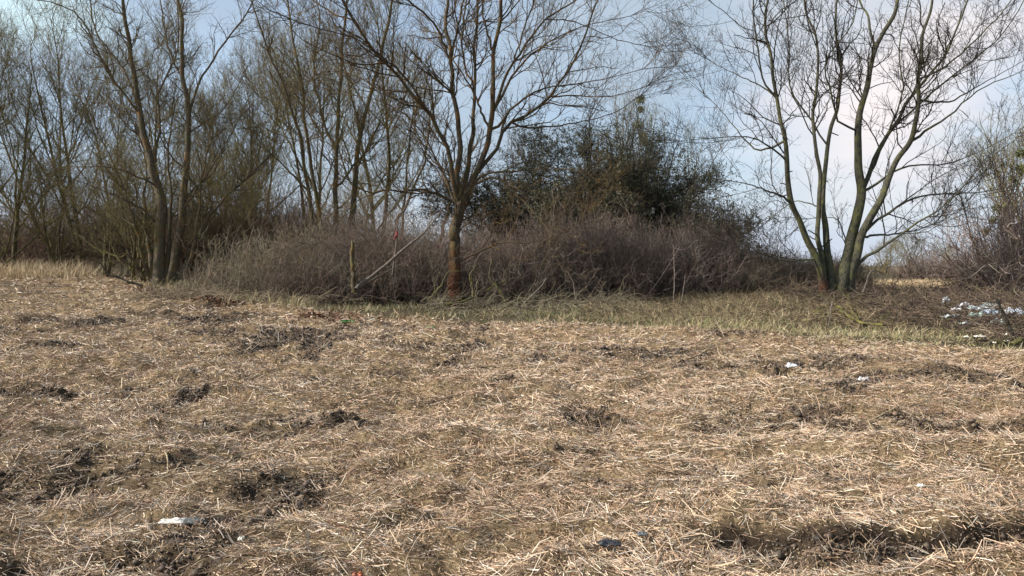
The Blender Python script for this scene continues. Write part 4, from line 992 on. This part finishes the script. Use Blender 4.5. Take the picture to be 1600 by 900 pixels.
crumple('plastic_or_shadow_scrap', 303, 819, 34, 12, (.07, .08, .075), 'dark grey sheet standing in for the shadow of the white paper scrap', 'scrap', lift=.03, seed=2)  # shadow on the right of the paper scrap, made as a dark sheet
crumple('plastic_or_shadow_scrap', 1236, 580, 16, 9, (.60, .62, .64), 'small pale grey plastic scrap on the dark soil at right', 'scrap', lift=.03, seed=3)
crumple('paper_scrap', 1348, 601, 18, 12, (.58, .56, .56), 'crumpled white tissue in the middle of the right half of the field', 'scrap', lift=.03, seed=4)
crumple('paper_scrap', 1437, 784, 9, 7, (.82, .82, .80), 'tiny white paper speck above the cut bank', 'scrap', lift=.04, seed=5)
crumple('plastic_or_shadow_scrap', 952, 873, 34, 10, (.035, .037, .042), 'black plastic scrap at the bottom edge of the field', 'scrap', lift=.04, seed=6)
crumple('plastic_or_shadow_scrap', 1003, 856, 14, 7, (.10, .115, .125), 'small slate blue scrap right of the black one', 'scrap', lift=.04, seed=7)
crumple('leaf_scrap', 558, 893, 16, 10, (.45, .12, .05), 'small rust red leaf at the bottom edge', 'leaf', lift=.035, seed=8)
crumple('paper_scrap', 377, 874, 9, 9, (.70, .68, .58), 'small cream scrap near the bottom edge, left of the rust red leaf', 'scrap', lift=.03, seed=9)
crumple('bark_scrap', 1180 - 200, 789, 12, 6, (.16, .10, .06), 'small brown lump in the straw right of the middle', 'lump', lift=.03, seed=10)
# red marker ribbon on the pole
def ribbon_flag():
    p = at(618, 361, 25.3); n = 7; t = np.linspace(0, 1, n)
    front = np.stack([p[0] + .05 * np.sin(t * 4), p[1] + .03 * np.cos(t * 5), p[2] - t * .26], 1); w = np.array([.09, 0.02, 0])
    V = np.concatenate([front - w / 2, front + w / 2, front - w / 2 + [0, .006, 0], front + w / 2 + [0, .006, 0]])
    k = np.arange(n - 1)
    Q = np.concatenate([np.stack([k, k + n, k + n + 1, k + 1], 1), np.stack([k + 2 * n, k + 2 * n + 1, k + 3 * n + 1, k + 3 * n], 1), np.stack([k, k + 1, k + 1 + 2 * n, k + 2 * n], 1), np.stack([k + n, k + 3 * n, k + 3 * n + 1, k + n + 1], 1)])
    tag(mesh_obj('red_ribbon', V, Q, plain('red_ribbon', (.24, .045, .05), .8), origin=p), 'faded red ribbon tied on the thin pole in the left thicket', 'ribbon')
ribbon_flag()
# plastic litter heap
LIT = [(1478, 484, 9, 16, (.62, .66, .72), 'upright pale blue plastic scrap left of the litter heap'),
       (1506, 492, 18, 10, (.78, .78, .84), 'lilac white plastic bag at the top left of the litter heap'),
       (1493, 499, 13, 10, (.80, .80, .80), 'bright white crumpled wrapper beside the lilac white bag'),
       (1487, 507, 24, 8, (.52, .58, .58), 'grey plastic sheet at the lower left of the litter heap'),
       (1530, 496, 34, 9, (.60, .68, .70), 'pale blue grey film across the top of the litter heap'),
       (1529, 508, 26, 14, (.45, .62, .54), 'pale green plastic bag in the middle of the litter heap'),
       (1549, 503, 26, 12, (.58, .68, .80), 'light blue plastic bag right of the pale green one'),
       (1558, 516, 18, 12, (.50, .62, .60), 'sea green film under the light blue bag'),
       (1572, 500, 12, 10, (.74, .72, .68), 'off white scrap beside the dark upright branch'),
       (1593, 504, 30, 18, (.66, .74, .84), 'large light blue bag at the right edge of the litter heap'),
       (1548, 491, 30, 8, (.52, .60, .58), 'dull green film at the top of the litter heap'),
       (1513, 516, 20, 6, (.55, .60, .58), 'small grey green scrap at the foot of the litter heap')]
for k, (px, py, w_, h_, c_, lb) in enumerate(LIT):
    crumple('plastic_bag', px, py, w_ * 1.1, h_, tuple(v * .75 for v in c_), lb, 'bag', 'plastic litter heaped on the right bank', lift=.12, seed=40 + k)
STN = [(1572, 531, 6, 5), (1573, 540, 7, 4), (1510, 535, 8, 4), (1530, 533, 18, 4), (1554, 543, 5, 3)]
SL = ['white chip just under the litter heap, top one near the right edge', 'white chip just below the top one near the right edge', 'leftmost white chip along the mossy branch', 'long thin whitish chip along the mossy branch', 'smallest white chip under the mossy branch']
for k, (px, py, w_, h_) in enumerate(STN):
    crumple('wood_chip', px, py, w_, h_, (.78, .74, .62), SL[k], 'chip', 'white chips along the mossy branch', lift=.10, n=7, seed=60 + k)

# low green leafy plants
def rosette(name, px, py, wpx, label, n=26, col_=(.06, .20, .06)):
    p = ground_at(px, py); g0 = float(height(np.array([p[0]]), np.array([p[1]]))[0]); r_ = wpx * p[1] / F / 2
    a = rng.uniform(0, 2 * math.pi, n); rad = rng.random(n) * r_
    P = np.stack([p[0] + np.cos(a) * rad, p[1] + np.sin(a) * rad * .7, np.full(n, g0 + .05)], 1)
    D = unit(np.stack([np.cos(a), np.sin(a), rng.uniform(.2, .9, n)], 1))
    L = rng.uniform(.10, .2, n); bd = D * 0; bd[:, 2] = -L * .6
    V, Q, T = ribbons(P, D, L, L * .45, bd, pick(n, [col_, tuple(v * 1.4 for v in col_)], [1, 1]), K=4, up=True)
    return tag(mesh_obj(name, V, Q, M_leaf, tint=T, origin=np.array([p[0], p[1], g0])), label, 'plant')
rosette('green_weed', 672, 516, 22, 'low bright green weed at the field edge below the middle trunk', 40)
rosette('green_weed', 688, 518, 16, 'paler low green weed touching the bright one', 26, (.09, .22, .09))
rosette('green_weed', 546, 503, 20, 'low green weed at the field edge further left', 30)
rosette('green_weed', 862, 492, 24, 'dull green weed under the brown thicket right of the middle trunk', 30, (.06, .13, .045))
